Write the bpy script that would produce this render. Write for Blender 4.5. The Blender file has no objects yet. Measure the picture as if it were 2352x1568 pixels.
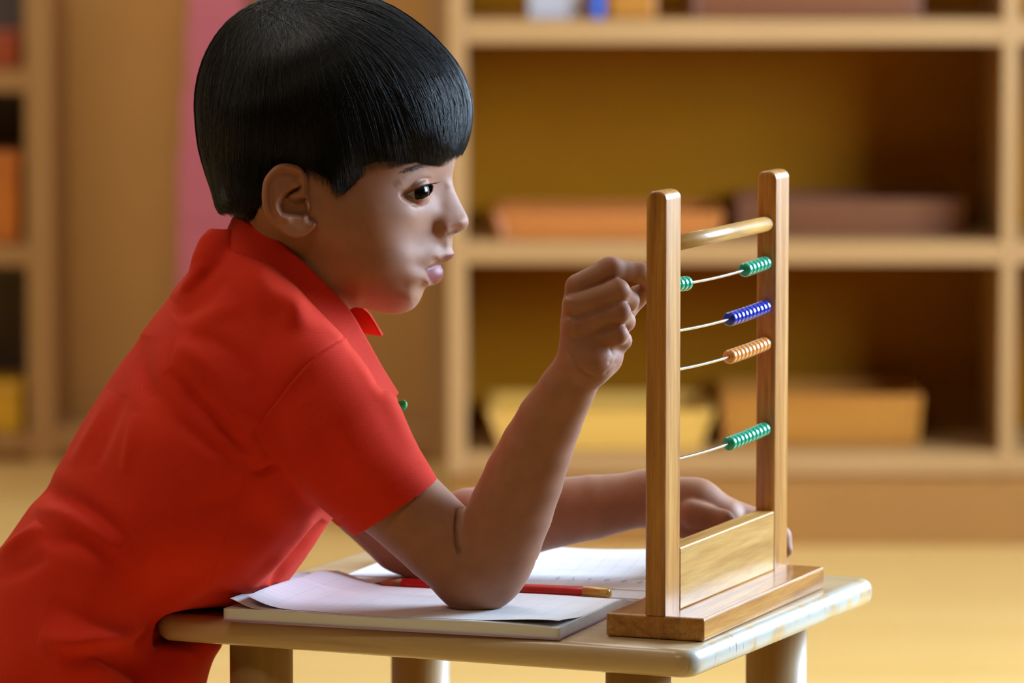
import bpy, bmesh, math, random
import numpy as np
from mathutils import Vector, Matrix

# ------------------------------------------------------------------ camera, light, exposure
F_PX = 11000.0                      # focal length in pixels of a 2352 px wide frame
CAM_H = 1.02
PITCH = math.atan(1090.0 / F_PX)
sc = bpy.context.scene
col = sc.collection

cam_data = bpy.data.cameras.new('camera')
cam_data.sensor_width = 36.0
cam_data.lens = 36.0 * F_PX / 2352.0
cam_data.clip_start = 0.05
cam_data.clip_end = 60
cam_data.dof.use_dof = True
cam_data.dof.focus_distance = 3.42
cam_data.dof.aperture_fstop = 6.3
cam = bpy.data.objects.new('camera', cam_data)
cam.location = (0, 0, CAM_H)
cam.rotation_euler = (math.pi / 2 - PITCH, 0, 0)
col.objects.link(cam)
sc.camera = cam

world = bpy.data.worlds.new('world')
sc.world = world
world.use_nodes = True
wb = world.node_tree.nodes['Background']
wb.inputs[0].default_value = (0.72, 0.84, 1.0, 1)
wb.inputs[1].default_value = 0.6

def area_light(name, loc, rot, sx, sy, power, color):
    l = bpy.data.lights.new(name, 'AREA')
    l.shape = 'RECTANGLE'; l.size = sx; l.size_y = sy
    l.energy = power; l.color = color
    o = bpy.data.objects.new(name, l)
    o.location = loc; o.rotation_euler = rot
    col.objects.link(o)
    return o

R90 = math.pi / 2
# daylight through the two windows of the right-hand wall
area_light('window_daylight', (2.38, 4.80, 1.55), (0, R90, 0), 1.5, 1.9, 540, (0.56, 0.76, 1.0))
area_light('window_daylight', (2.38, 7.10, 1.55), (0, R90, 0), 1.5, 1.9, 40, (0.80, 0.90, 1.0))
# two overhead classroom lamps, then two added fill lights
area_light('lamp_or_fill_light', (-1.1, 3.7, 2.84), (0, 0, 0), 1.2, 0.6, 24, (1.0, 0.88, 0.74))
area_light('lamp_or_fill_light', (-0.1, 5.2, 2.84), (0, 0, 0), 1.2, 0.6, 22, (0.92, 0.96, 1.0))
area_light('lamp_or_fill_light', (-0.8, 0.9, 2.84), (0, 0, 0), 1.2, 0.6, 26, (1.0, 0.82, 0.60))  # added warm fill for the sides facing the camera, no known lamp
area_light('lamp_or_fill_light', (-0.9, 6.9, 2.84), (0, 0, 0), 1.2, 0.6, 46, (1.0, 0.92, 0.80))  # added to brighten the wide bay and left-hand shelves, no known lamp

sc.view_settings.view_transform = 'Standard'
sc.view_settings.look = 'None'
sc.view_settings.exposure = -0.70
sc.view_settings.gamma = 1.0
sc.view_settings.use_curve_mapping = False
sc.cycles.use_denoising = True
sc.cycles.max_bounces = 4
sc.cycles.diffuse_bounces = 3
sc.cycles.caustics_reflective = False
sc.cycles.caustics_refractive = False
sc.cycles.transparent_max_bounces = 2
sc.cycles.glossy_bounces = 2
sc.cycles.use_adaptive_sampling = True
sc.cycles.adaptive_threshold = 0.06
sc.cycles.adaptive_min_samples = 12

# ------------------------------------------------------------------ geometry helpers
CAM = np.array([0, 0, CAM_H])
FW = np.array([0, math.cos(PITCH), -math.sin(PITCH)])
UP = np.array([0, math.sin(PITCH), math.cos(PITCH)])
RT = np.array([1.0, 0, 0])

def P(px, py, d):
    """world point seen at a pixel at distance d along the optical axis"""
    return CAM + d * (FW + (px - 1176) / F_PX * RT - (py - 784) / F_PX * UP)

def on_z(px, py, z):
    r = FW + (px - 1176) / F_PX * RT - (py - 784) / F_PX * UP
    return CAM + (z - CAM_H) / r[2] * r

def z_at(py, y):
    """height of the point seen at row py at world depth y (image centre column)"""
    r = FW - (py - 784) / F_PX * UP
    return CAM_H + r[2] / r[1] * y

D0 = 3.52                             # mid plane of the child
def L2(px, py, c=0.0):
    """pixel at depth D0 + c -> metric local coordinates of the child's side plane"""
    return np.array([(px - 1176) / F_PX * (D0 + c), -(py - 784) / F_PX * (D0 + c)])

def to_world(x, y, c):
    x = np.asarray(x)[..., None]; y = np.asarray(y)[..., None]; c = np.asarray(c)[..., None]
    return CAM + (D0 + c) * FW + x * RT + y * UP

def seen_px(W):
    q = W - CAM
    d = q @ FW
    return 1176 + F_PX * (q @ RT) / d, 784 - F_PX * (q @ UP) / d

def srgb(r, g, b):
    def f(v):
        v /= 255.0
        return v / 12.92 if v <= 0.04045 else ((v + 0.055) / 1.055) ** 2.4
    return (f(r), f(g), f(b), 1.0)

def smooth01(x, a, b):
    t = np.clip((x - a) / (b - a), 0, 1)
    return t * t * (3 - 2 * t)

def mesh_np(name, V, quads=None, tris=None, mat=None, parent=None, smooth=True, attrs=None, uv=None):
    V = np.asarray(V, dtype=np.float32)
    me = bpy.data.meshes.new(name)
    loops = []; starts = []; n = 0
    if quads is not None and len(quads):
        q = np.asarray(quads, dtype=np.int32)
        loops.append(q.ravel()); starts.append(np.arange(len(q)) * 4 + n); n += q.size
    if tris is not None and len(tris):
        t = np.asarray(tris, dtype=np.int32)
        loops.append(t.ravel()); starts.append(np.arange(len(t)) * 3 + n); n += t.size
    loops = np.concatenate(loops); starts = np.concatenate(starts)
    me.vertices.add(len(V)); me.vertices.foreach_set('co', V.ravel())
    me.loops.add(len(loops)); me.loops.foreach_set('vertex_index', loops.astype(np.int32))
    me.polygons.add(len(starts)); me.polygons.foreach_set('loop_start', starts.astype(np.int32))
    me.update(calc_edges=True)
    me.validate()
    if smooth:
        me.polygons.foreach_set('use_smooth', np.ones(len(me.polygons), dtype=bool))
    if attrs:
        for k, v in attrs.items():
            a = me.attributes.new(k, 'FLOAT', 'POINT')
            a.data.foreach_set('value', np.asarray(v, dtype=np.float32))
    me.update()
    if mat: me.materials.append(mat)
    o = bpy.data.objects.new(name, me)
    col.objects.link(o)
    if parent: o.parent = parent
    return o

def bm_obj(name, bm, mat, parent=None, smooth=False):
    me = bpy.data.meshes.new(name)
    bmesh.ops.recalc_face_normals(bm, faces=bm.faces[:])
    bm.to_mesh(me); bm.free()
    if smooth:
        for p in me.polygons: p.use_smooth = True
    me.materials.append(mat)
    o = bpy.data.objects.new(name, me)
    col.objects.link(o)
    if parent: o.parent = parent
    return o

def box_bm(sx, sy, sz, c=(0, 0, 0), bev=0.0, seg=2, bm=None):
    b = bm or bmesh.new()
    r = bmesh.ops.create_cube(b, size=1.0)
    vs = r['verts']
    for v in vs:
        v.co = Vector((v.co.x * sx + c[0], v.co.y * sy + c[1], v.co.z * sz + c[2]))
    if bev > 0:
        es = list({e for v in vs for e in v.link_edges})
        bmesh.ops.bevel(b, geom=es, offset=bev, segments=seg, profile=0.5, affect='EDGES')
    return b

def box(name, sx, sy, sz, c, mat, parent=None, bev=0.002, seg=2):
    return bm_obj(name, box_bm(sx, sy, sz, c, bev, seg), mat, parent)

def tube_np(pts, radii, n=12, cap=True):
    """tube along a polyline -> (V, quads, tris)"""
    pts = np.asarray(pts, float); m = len(pts)
    radii = np.broadcast_to(np.asarray(radii, float), (m,))
    t = np.gradient(pts, axis=0); t /= np.linalg.norm(t, axis=1)[:, None] + 1e-12
    ref = np.array([0, 0, 1.0]) if abs(t[0][2]) < 0.9 else np.array([1.0, 0, 0])
    a = np.cross(t, ref); a /= np.linalg.norm(a, axis=1)[:, None]
    b = np.cross(t, a)
    th = np.linspace(0, 2 * np.pi, n, endpoint=False)
    V = pts[:, None, :] + radii[:, None, None] * (np.cos(th)[None, :, None] * a[:, None, :] + np.sin(th)[None, :, None] * b[:, None, :])
    V = V.reshape(-1, 3)
    i, j = np.meshgrid(np.arange(m - 1), np.arange(n), indexing='ij')
    j2 = (j + 1) % n
    Q = np.stack([i * n + j, i * n + j2, (i + 1) * n + j2, (i + 1) * n + j], -1).reshape(-1, 4)
    T = []
    if cap:
        V = np.vstack([V, pts[0], pts[-1]])
        c0, c1 = len(V) - 2, len(V) - 1
        for k in range(n):
            k2 = (k + 1) % n
            T.append((c0, k2, k)); T.append((c1, (m - 1) * n + k, (m - 1) * n + k2))
    return V, Q, np.array(T, dtype=int).reshape(-1, 3)

def join_np(parts):
    V = []; Q = []; T = []; n = 0
    for v, q, t in parts:
        V.append(v)
        if q is not None and len(q): Q.append(np.asarray(q) + n)
        if t is not None and len(t): T.append(np.asarray(t) + n)
        n += len(v)
    return np.vstack(V), (np.vstack(Q) if Q else None), (np.vstack(T) if T else None)

def catmull(pts, n, closed=False, dens=None):
    pts = np.asarray(pts, float)
    if closed:
        Pp = np.vstack([pts[-1], pts, pts[0], pts[1]])
    else:
        Pp = np.vstack([2 * pts[0] - pts[1], pts, 2 * pts[-1] - pts[-2]])
    segs = []
    K = 24
    for i in range(1, len(Pp) - 2):
        p0, p1, p2, p3 = Pp[i - 1], Pp[i], Pp[i + 1], Pp[i + 2]
        t0 = 0; t1 = t0 + max(np.linalg.norm(p1 - p0), 1e-9) ** .5
        t2 = t1 + max(np.linalg.norm(p2 - p1), 1e-9) ** .5; t3 = t2 + max(np.linalg.norm(p3 - p2), 1e-9) ** .5
        t = np.linspace(t1, t2, K, endpoint=False)[:, None]
        A1 = (t1 - t) / (t1 - t0) * p0 + (t - t0) / (t1 - t0) * p1
        A2 = (t2 - t) / (t2 - t1) * p1 + (t - t1) / (t2 - t1) * p2
        A3 = (t3 - t) / (t3 - t2) * p2 + (t - t2) / (t3 - t2) * p3
        B1 = (t2 - t) / (t2 - t0) * A1 + (t - t0) / (t2 - t0) * A2
        B2 = (t3 - t) / (t3 - t1) * A2 + (t - t1) / (t3 - t1) * A3
        segs.append((t2 - t) / (t2 - t1) * B1 + (t - t1) / (t2 - t1) * B2)
    segs.append((pts[:1] if closed else pts[-1:]))
    D = np.vstack(segs)
    ds = np.linalg.norm(np.diff(D, axis=0), axis=1)
    if dens is not None:
        ds = ds * dens(0.5 * (D[1:] + D[:-1]))
    s = np.concatenate([[0], np.cumsum(ds)])
    q = np.linspace(0, s[-1], n, endpoint=not closed)
    return np.stack([np.interp(q, s, D[:, k]) for k in range(D.shape[1])], 1)

def poly_dist(X, Y, pts, closed=False):
    """distance to a polyline and position along it (0..1)"""
    pts = np.asarray(pts, float)
    if closed: pts = np.vstack([pts, pts[:1]])
    best = np.full(X.shape, 1e9); pos = np.zeros(X.shape)
    L = np.concatenate([[0], np.cumsum(np.linalg.norm(np.diff(pts, axis=0), axis=1))])
    for i in range(len(pts) - 1):
        ax, ay = pts[i][:2]; bx, by = pts[i + 1][:2]
        dx, dy = bx - ax, by - ay
        t = np.clip(((X - ax) * dx + (Y - ay) * dy) / (dx * dx + dy * dy + 1e-12), 0, 1)
        d = np.hypot(X - ax - t * dx, Y - ay - t * dy)
        m = d < best
        best = np.where(m, d, best); pos = np.where(m, (L[i] + t * (L[i + 1] - L[i])) / L[-1], pos)
    return best, pos

def poly_sdf(X, Y, pts):
    """signed distance, negative inside"""
    d, _ = poly_dist(X, Y, pts, True)
    inside = np.zeros(X.shape, bool)
    n = len(pts)
    for i in range(n):
        x1, y1 = pts[i]; x2, y2 = pts[(i + 1) % n]
        if y1 == y2: continue
        c = ((y1 > Y) != (y2 > Y)) & (X < (x2 - x1) * (Y - y1) / (y2 - y1) + x1)
        inside ^= c
    return np.where(inside, -d, d)

class TPS:
    """thin plate spline through scattered heights"""
    def __init__(self, xy, v, lam=1e-4):
        self.xy = np.asarray(xy, float) / 100.0
        n = len(v)
        K = self.k(self.xy, self.xy) + lam * np.eye(n)
        Pm = np.hstack([np.ones((n, 1)), self.xy])
        A = np.zeros((n + 3, n + 3)); A[:n, :n] = K; A[:n, n:] = Pm; A[n:, :n] = Pm.T
        self.w = np.linalg.solve(A, np.concatenate([np.asarray(v, float), np.zeros(3)]))
    @staticmethod
    def k(a, b):
        r2 = (a[:, None, 0] - b[None, :, 0]) ** 2 + (a[:, None, 1] - b[None, :, 1]) ** 2
        return 0.5 * r2 * np.log(r2 + 1e-12)
    def __call__(self, X, Y):
        q = np.stack([np.ravel(X), np.ravel(Y)], 1) / 100.0
        out = np.empty(len(q)); n = len(self.xy)
        for s in range(0, len(q), 40000):
            b = q[s:s + 40000]
            out[s:s + 40000] = self.k(b, self.xy) @ self.w[:n] + self.w[n] + b @ self.w[n + 1:]
        return out.reshape(np.shape(X))

AH = 0.012
def h2u(h): return np.sign(h) * h * h / (np.abs(h) + AH)
def u2h(u):
    u = np.maximum(u, 0)
    return 0.5 * (u + np.sqrt(u * u + 4 * AH * u))

def surface_nets(F, org, h):
    """iso surface F = 0 of a regular grid -> vertices, quads"""
    s = F < 0
    nx, ny, nz = F.shape
    c = np.zeros((nx - 1, ny - 1, nz - 1), np.int8)
    for dx in (0, 1):
        for dy in (0, 1):
            for dz in (0, 1):
                c += s[dx:nx - 1 + dx, dy:ny - 1 + dy, dz:nz - 1 + dz]
    act = (c > 0) & (c < 8)
    idx = np.argwhere(act)
    num = np.full(act.shape, -1, np.int64); num[act] = np.arange(len(idx))
    acc = np.zeros((len(idx), 3)); cnt = np.zeros(len(idx))
    i, j, k = idx.T
    corners = [(a, b, d) for a in (0, 1) for b in (0, 1) for d in (0, 1)]
    for a in corners:
        for ax in range(3):
            if a[ax] == 1: continue
            b = list(a); b[ax] = 1
            f0 = F[i + a[0], j + a[1], k + a[2]]; f1 = F[i + b[0], j + b[1], k + b[2]]
            m = (f0 < 0) != (f1 < 0)
            t = np.where(m, f0 / np.where(m, f0 - f1, 1), 0)
            p = np.zeros((len(idx), 3)); p[:] = a; p[:, ax] += t
            acc += p * m[:, None]; cnt += m
    V = (idx + acc / cnt[:, None]) * h + org
    Q = []
    for ax in range(3):
        sl0 = [slice(None)] * 3; sl1 = [slice(None)] * 3
        sl0[ax] = slice(0, -1); sl1[ax] = slice(1, None)
        s0 = s[tuple(sl0)]; s1 = s[tuple(sl1)]
        e = np.argwhere(s0 != s1)
        u, v = (ax + 1) % 3, (ax + 2) % 3
        e = e[(e[:, u] > 0) & (e[:, v] > 0) & (e[:, u] < F.shape[u] - 1) & (e[:, v] < F.shape[v] - 1)]
        flip = s0[e[:, 0], e[:, 1], e[:, 2]]
        def cell(du, dv):
            q = e.copy(); q[:, u] += du; q[:, v] += dv
            return num[q[:, 0], q[:, 1], q[:, 2]]
        q = np.stack([cell(-1, -1), cell(0, -1), cell(0, 0), cell(-1, 0)], 1)
        q[~flip] = q[~flip][:, ::-1]
        Q.append(q)
    return V, np.vstack(Q)

def lap_smooth(V, Q, it=2, w=0.5):
    e = np.vstack([Q[:, [0, 1]], Q[:, [1, 2]], Q[:, [2, 3]], Q[:, [3, 0]]])
    n = len(V)
    deg = np.bincount(e[:, 0], minlength=n) + np.bincount(e[:, 1], minlength=n)
    for _ in range(it):
        A = np.stack([np.bincount(e[:, 0], V[e[:, 1], k], n) + np.bincount(e[:, 1], V[e[:, 0], k], n) for k in range(3)], 1)
        V = V + w * (A / np.maximum(deg, 1)[:, None] - V)
    return V

def vert_normals(V, Q):
    n = np.cross(V[Q[:, 2]] - V[Q[:, 0]], V[Q[:, 3]] - V[Q[:, 1]])
    N = np.zeros_like(V)
    for k in range(4):
        for a in range(3):
            N[:, a] += np.bincount(Q[:, k], n[:, a], len(V))
    return N / (np.linalg.norm(N, axis=1)[:, None] + 1e-15)

class Field:
    """signed distance field on a world-aligned grid, filled primitive by primitive"""
    def __init__(self, lo, hi, h, big=0.03):
        self.lo = np.asarray(lo, float); self.h = h; self.big = big
        self.n = np.ceil((np.asarray(hi) - self.lo) / h).astype(int) + 1
        self.F = np.full(self.n, big, np.float32)
    def sub(self, lo, hi):
        a = np.clip(np.floor((lo - self.lo) / self.h).astype(int), 0, self.n)
        b = np.clip(np.ceil((hi - self.lo) / self.h).astype(int) + 1, 0, self.n)
        g = [(np.arange(a[k], b[k]) * self.h + self.lo[k]).astype(np.float32) for k in range(3)]
        return tuple(slice(a[k], b[k]) for k in range(3)), g
    @staticmethod
    def cone_d(g, a, b, ra, rb):
        X = g[0][:, None, None] - np.float32(a[0]); Y = g[1][None, :, None] - np.float32(a[1]); Z = g[2][None, None, :] - np.float32(a[2])
        d = np.asarray(b, float) - a; L2_ = float(d @ d) + 1e-12
        t = np.clip((X * np.float32(d[0]) + Y * np.float32(d[1]) + Z * np.float32(d[2])) / np.float32(L2_), 0, 1)
        return np.sqrt((X - t * np.float32(d[0])) ** 2 + (Y - t * np.float32(d[1])) ** 2 + (Z - t * np.float32(d[2])) ** 2) - (np.float32(ra) + t * np.float32(rb - ra))
    def cone(self, a, b, ra, rb, k=0.004):
        a = np.asarray(a, float); b = np.asarray(b, float)
        m = max(ra, rb) + self.big
        sl, g = self.sub(np.minimum(a, b) - m, np.maximum(a, b) + m)
        d = self.cone_d(g, a, b, ra, rb)
        self.F[sl] = smin(self.F[sl], d, k)
    def merge(self, other, k):
        self.F = smin(self.F, other.F, k)
    def mesh(self):
        return surface_nets(self.F, self.lo, self.h)

def smin(a, b, k):
    if k <= 0: return np.minimum(a, b)
    k = np.float32(k)
    h = np.maximum(k - np.abs(a - b), 0) / k
    return np.minimum(a, b) - h * h * k * np.float32(0.25)

# ------------------------------------------------------------------ naming helpers
def tag(o, label=None, cat=None, group=None, kind=None):
    if label: o['label'] = label
    if cat: o['category'] = cat
    if group: o['group'] = group
    if kind: o['kind'] = kind
    return o

def empty(name, loc=(0, 0, 0), rz=0.0):
    o = bpy.data.objects.new(name, None)
    o.empty_display_size = 0.05
    o.location = loc; o.rotation_euler = (0, 0, rz)
    col.objects.link(o)
    return o

# ------------------------------------------------------------------ materials
class NB:
    """tiny node builder"""
    def __init__(self, name):
        self.m = bpy.data.materials.new(name); self.m.use_nodes = True
        self.t = self.m.node_tree; self.b = self.t.nodes['Principled BSDF']
    def n(self, typ, **kw):
        nd = self.t.nodes.new(typ)
        for k, v in kw.items():
            if isinstance(v, bpy.types.NodeSocket): self.t.links.new(v, nd.inputs[k.replace('_', ' ')] if k.replace('_', ' ') in nd.inputs else nd.inputs[k])
            elif hasattr(nd, k): setattr(nd, k, v)
            else: nd.inputs[k.replace('_', ' ')].default_value = v
        return nd
    def link(self, a, b): self.t.links.new(a, b)
    def coords(self, scale=(1, 1, 1), kind='Object', rot=(0, 0, 0)):
        tc = self.t.nodes.new('ShaderNodeTexCoord')
        mp = self.t.nodes.new('ShaderNodeMapping')
        mp.inputs['Scale'].default_value = scale; mp.inputs['Rotation'].default_value = rot
        self.link(tc.outputs[kind], mp.inputs['Vector'])
        return mp.outputs[0]
    def noise(self, vec, scale, detail=4, rough=0.55, dist=0.0):
        nd = self.t.nodes.new('ShaderNodeTexNoise')
        nd.inputs['Scale'].default_value = scale; nd.inputs['Detail'].default_value = detail
        nd.inputs['Roughness'].default_value = rough; nd.inputs['Distortion'].default_value = dist
        self.link(vec, nd.inputs['Vector'])
        return nd.outputs['Fac']
    def ramp(self, fac, stops):
        nd = self.t.nodes.new('ShaderNodeValToRGB')
        e = nd.color_ramp.elements
        while len(e) < len(stops): e.new(0.5)
        for el, (p, c) in zip(e, stops):
            el.position = p; el.color = c if len(c) == 4 else (*c, 1)
        self.link(fac, nd.inputs[0])
        return nd.outputs[0]
    def mix(self, fac, a, b, mode='MIX'):
        nd = self.t.nodes.new('ShaderNodeMix'); nd.data_type = 'RGBA'; nd.blend_type = mode
        for s, v in ((0, fac), (6, a), (7, b)):
            if isinstance(v, bpy.types.NodeSocket): self.link(v, nd.inputs[s])
            else: nd.inputs[s].default_value = v
        return nd.outputs[2]
    def math(self, op, a, b=None):
        nd = self.t.nodes.new('ShaderNodeMath'); nd.operation = op
        for s, v in ((0, a), (1, b)):
            if v is None: continue
            if isinstance(v, bpy.types.NodeSocket): self.link(v, nd.inputs[s])
            else: nd.inputs[s].default_value = v
        return nd.outputs[0]
    def attr(self, name):
        nd = self.t.nodes.new('ShaderNodeAttribute'); nd.attribute_name = name
        return nd.outputs['Fac']
    def bump(self, h, strength=0.3, dist=0.001):
        nd = self.t.nodes.new('ShaderNodeBump')
        nd.inputs['Strength'].default_value = strength; nd.inputs['Distance'].default_value = dist
        self.link(h, nd.inputs['Height'])
        self.link(nd.outputs[0], self.b.inputs['Normal'])
    def set(self, **kw):
        for k, v in kw.items():
            s = self.b.inputs[k.replace('_', ' ')]
            if isinstance(v, bpy.types.NodeSocket): self.link(v, s)
            else: s.default_value = v
        return self

def wood_mat(name, dark, mid, light, axis='z', grain=9.0, rough=0.35, coat=0.0, stretch=0.06, streak=None, bump=0.05):
    nb = NB(name)
    s = {'x': (stretch, 1, 1), 'y': (1, stretch, 1), 'z': (1, 1, stretch)}[axis]
    v = nb.coords(s)
    a = nb.noise(v, grain * 6, 6, 0.6, 0.6)
    f = nb.noise(v, grain * 40, 3, 0.6)
    c = nb.ramp(a, [(0.32, dark), (0.5, mid), (0.68, light)])
    c = nb.mix(0.3, c, nb.ramp(f, [(0.3, dark), (0.7, light)]))
    if streak:
        v2 = nb.coords(s)
        k = nb.noise(v2, grain * 2.2, 5, 0.7, 1.5)
        m = nb.ramp(k, [(0.56, (0, 0, 0, 1)), (0.66, (1, 1, 1, 1))])
        c = nb.mix(nb.math('MULTIPLY', m, 0.75), c, streak)
    nb.set(Base_Color=c, Roughness=rough)
    if coat: nb.set(Coat_Weight=coat, Coat_Roughness=0.12)
    nb.bump(f, bump, 0.0006)
    return nb.m

def plain_mat(name, color, rough=0.5, metal=0.0, var=0.08, scale=20, spec=0.5):
    nb = NB(name)
    v = nb.coords()
    n = nb.noise(v, scale, 3)
    dk = tuple(c * (1 - var) for c in color[:3]) + (1,); lt = tuple(min(1, c * (1 + var)) for c in color[:3]) + (1,)
    nb.set(Base_Color=nb.ramp(n, [(0.3, dk), (0.7, lt)]), Roughness=rough, Metallic=metal, Specular_IOR_Level=spec)
    return nb.m

M = {}
M['floor'] = wood_mat('floor_vinyl', srgb(208, 164, 92), srgb(216, 174, 102), srgb(223, 182, 113), 'x', 2.0, 0.38, bump=0.02)
M['wall'] = plain_mat('cream_wall', srgb(124, 98, 66), 0.8, var=0.03, scale=3)
M['ceiling'] = plain_mat('ceiling_white', srgb(150, 134, 110), 0.9, var=0.02, scale=3)
M['shelf'] = wood_mat('shelf_birch', srgb(164, 120, 70), srgb(174, 131, 80), srgb(182, 140, 90), 'x', 2.0, 0.45, bump=0.02)
M['shelf_v'] = wood_mat('shelf_birch_upright', srgb(164, 120, 70), srgb(174, 131, 80), srgb(182, 140, 90), 'z', 2.0, 0.45, bump=0.02)
M['shelf_back'] = plain_mat('shelf_back_board', srgb(144, 88, 0), 0.7, var=0.05, scale=4, spec=0.1)
M['bay_back'] = plain_mat('bay_back_board', srgb(204, 154, 84), 0.6, var=0.04, scale=4)
M['plinth'] = plain_mat('plinth_brown', srgb(158, 106, 44), 0.5, var=0.05, scale=4)
M['tray_orange'] = wood_mat('tray_orange_wood', srgb(158, 84, 26), srgb(176, 100, 36), srgb(190, 114, 46), 'x', 4, 0.4)
M['tray_brown'] = wood_mat('tray_brown_wood', srgb(96, 50, 22), srgb(112, 60, 28), srgb(126, 72, 34), 'x', 4, 0.4)
M['tray_yellow'] = wood_mat('tray_yellow_wood', srgb(196, 142, 54), srgb(208, 156, 66), srgb(216, 168, 78), 'x', 4, 0.4)
M['tray_honey'] = wood_mat('tray_honey_wood', srgb(162, 98, 22), srgb(176, 110, 30), srgb(186, 122, 40), 'x', 4, 0.4)
M['pink'] = plain_mat('pink_paint', srgb(218, 122, 150), 0.45, var=0.03, scale=6)
M['white_paint'] = plain_mat('white_plastic', srgb(172, 164, 166), 0.4, var=0.03)
M['blue_paint'] = plain_mat('blue_plastic', srgb(30, 80, 170), 0.35, var=0.05)
M['dark_box'] = plain_mat('dark_grey_card', srgb(112, 98, 90), 0.6, var=0.08)
M['red_box'] = plain_mat('red_brown_paint', srgb(168, 74, 34), 0.45, var=0.1, scale=8)
M['orange_box'] = plain_mat('orange_brown_paint', srgb(206, 118, 40), 0.45, var=0.08, scale=8)
M['yellow_box'] = plain_mat('yellow_paint', srgb(226, 172, 40), 0.4, var=0.05, scale=8)
M['metal'] = plain_mat('steel_wire', srgb(205, 208, 212), 0.22, 1.0, 0.03, 60)
M['lamp'] = None

# ------------------------------------------------------------------ the room
def struct(o): o['kind'] = 'structure'; return o
X0, X1, Y0, Y1, ZC = -3.2, 2.30, -2.2, 8.72, 2.9
struct(box('floor', X1 - X0 + .3, Y1 - Y0 + .3, .1, ((X0 + X1) / 2, (Y0 + Y1) / 2, -.05), M['floor'], bev=0))
struct(box('ceiling', X1 - X0 + .3, Y1 - Y0 + .3, .1, ((X0 + X1) / 2, (Y0 + Y1) / 2, ZC + .05), M['ceiling'], bev=0))
struct(box('wall_back', X1 - X0 + .3, .15, ZC, ((X0 + X1) / 2, Y1 + .075, ZC / 2), M['wall'], bev=0))
struct(box('wall_front', X1 - X0 + .3, .15, ZC, ((X0 + X1) / 2, Y0 - .075, ZC / 2), M['wall'], bev=0))
struct(box('wall_left', .15, Y1 - Y0, ZC, (X0 - .075, (Y0 + Y1) / 2, ZC / 2), M['wall'], bev=0))
wins = [(3.85, 5.75), (6.15, 8.05)]
bmw = bmesh.new()
WX = X1 + .075
def wseg(y0, y1, z0, z1): box_bm(.15, y1 - y0, z1 - z0, (WX, (y0 + y1) / 2, (z0 + z1) / 2), bm=bmw)
wseg(Y0, Y1, 0, .8); wseg(Y0, Y1, 2.3, ZC)
wseg(Y0, 3.85, .8, 2.3); wseg(5.75, 6.15, .8, 2.3); wseg(8.05, Y1, .8, 2.3)
struct(bm_obj('wall_right', bmw, M['wall']))
M['win_frame'] = plain_mat('window_frame_white', srgb(235, 235, 232), 0.4, var=0.02)
for i, (a, b) in enumerate(wins):
    bm = bmesh.new()
    for z in (.83, 2.27): box_bm(.05, b - a, .06, (X1 + .12, (a + b) / 2, z), bm=bm)
    for y in (a + .03, (a + b) / 2, b - .03): box_bm(.05, .06, 1.5, (X1 + .12, y, 1.55), bm=bm)
    struct(bm_obj('window_%d' % (i + 1), bm, M['win_frame']))
for i, (x, y) in enumerate(((-1.1, 3.7), (-.1, 5.2), (-.8, .9), (-.9, 6.9))):
    t = box('lamp_or_fill_panel', 1.3, .68, .03, (x, y, ZC - .015), M['win_frame'], bev=.004)  # the last two panels go with the added fill lights
    tag(t, ['flat white ceiling lamp above the child', 'flat white ceiling lamp between the table and the shelves', 'flat white panel of the added fill light nearest the camera', 'flat white panel of the added light in front of the pink tower'][i], 'ceiling lamp', 'ceiling lamps')

# ------------------------------------------------------------------ shelves behind
def px_x(px, y):               # world x of a column at world depth y
    return (px - 1176) / F_PX * (y / math.cos(PITCH)) * 1.0

YR = 7.16                      # front plane of the right-hand shelf unit
DEP = .35
def panel(name, x0, x1, y0, y1, z0, z1, mat, parent):
    return box(name, x1 - x0, y1 - y0, z1 - z0, ((x0 + x1) / 2, (y0 + y1) / 2, (z0 + z1) / 2), mat, parent, bev=.0015)

rows_r = [(46, 100), (556, 606), (1040, 1090)]
zr = [(z_at(b, YR), z_at(a, YR)) for a, b in rows_r]          # (bottom, top) of each board
xl0, xl1 = px_x(1028, YR), px_x(1071, YR)
xm0, xm1 = px_x(2299, YR), px_x(2332, YR)
xe1 = xm1 + (xm0 - xl1) + .022
ur = empty('shelf_unit', (0, YR, 0))
def up(name, x0, x1, y0, y1, z0, z1, mat):
    return panel(name, x0, x1, y0 - YR, y1 - YR, z0, z1, M[mat], ur)
TOPZ = 1.18
for a, b in ((xl0, xl1), (xm0, xm1), (xe1 - .022, xe1)):
    up('side_panel', a, b, YR, YR + DEP, zr[2][0], TOPZ, 'shelf_v')
for a, b in ((xl1, xm0), (xm1, xe1 - .022)):
    for z0, z1 in zr + [(TOPZ - .033, TOPZ)]:
        up('shelf_board', a, b, YR + .001, YR + DEP - .012, z0, z1, 'shelf')
    up('back_panel', a, b, YR + DEP - .012, YR + DEP, zr[2][1], TOPZ, 'shelf_back')
up('plinth', xl0 + .004, xe1 - .004, YR + .012, YR + DEP - .02, 0, zr[2][0], 'plinth')
tag(ur, 'light birch open shelf unit standing behind the bead frame', 'shelf unit')

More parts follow.
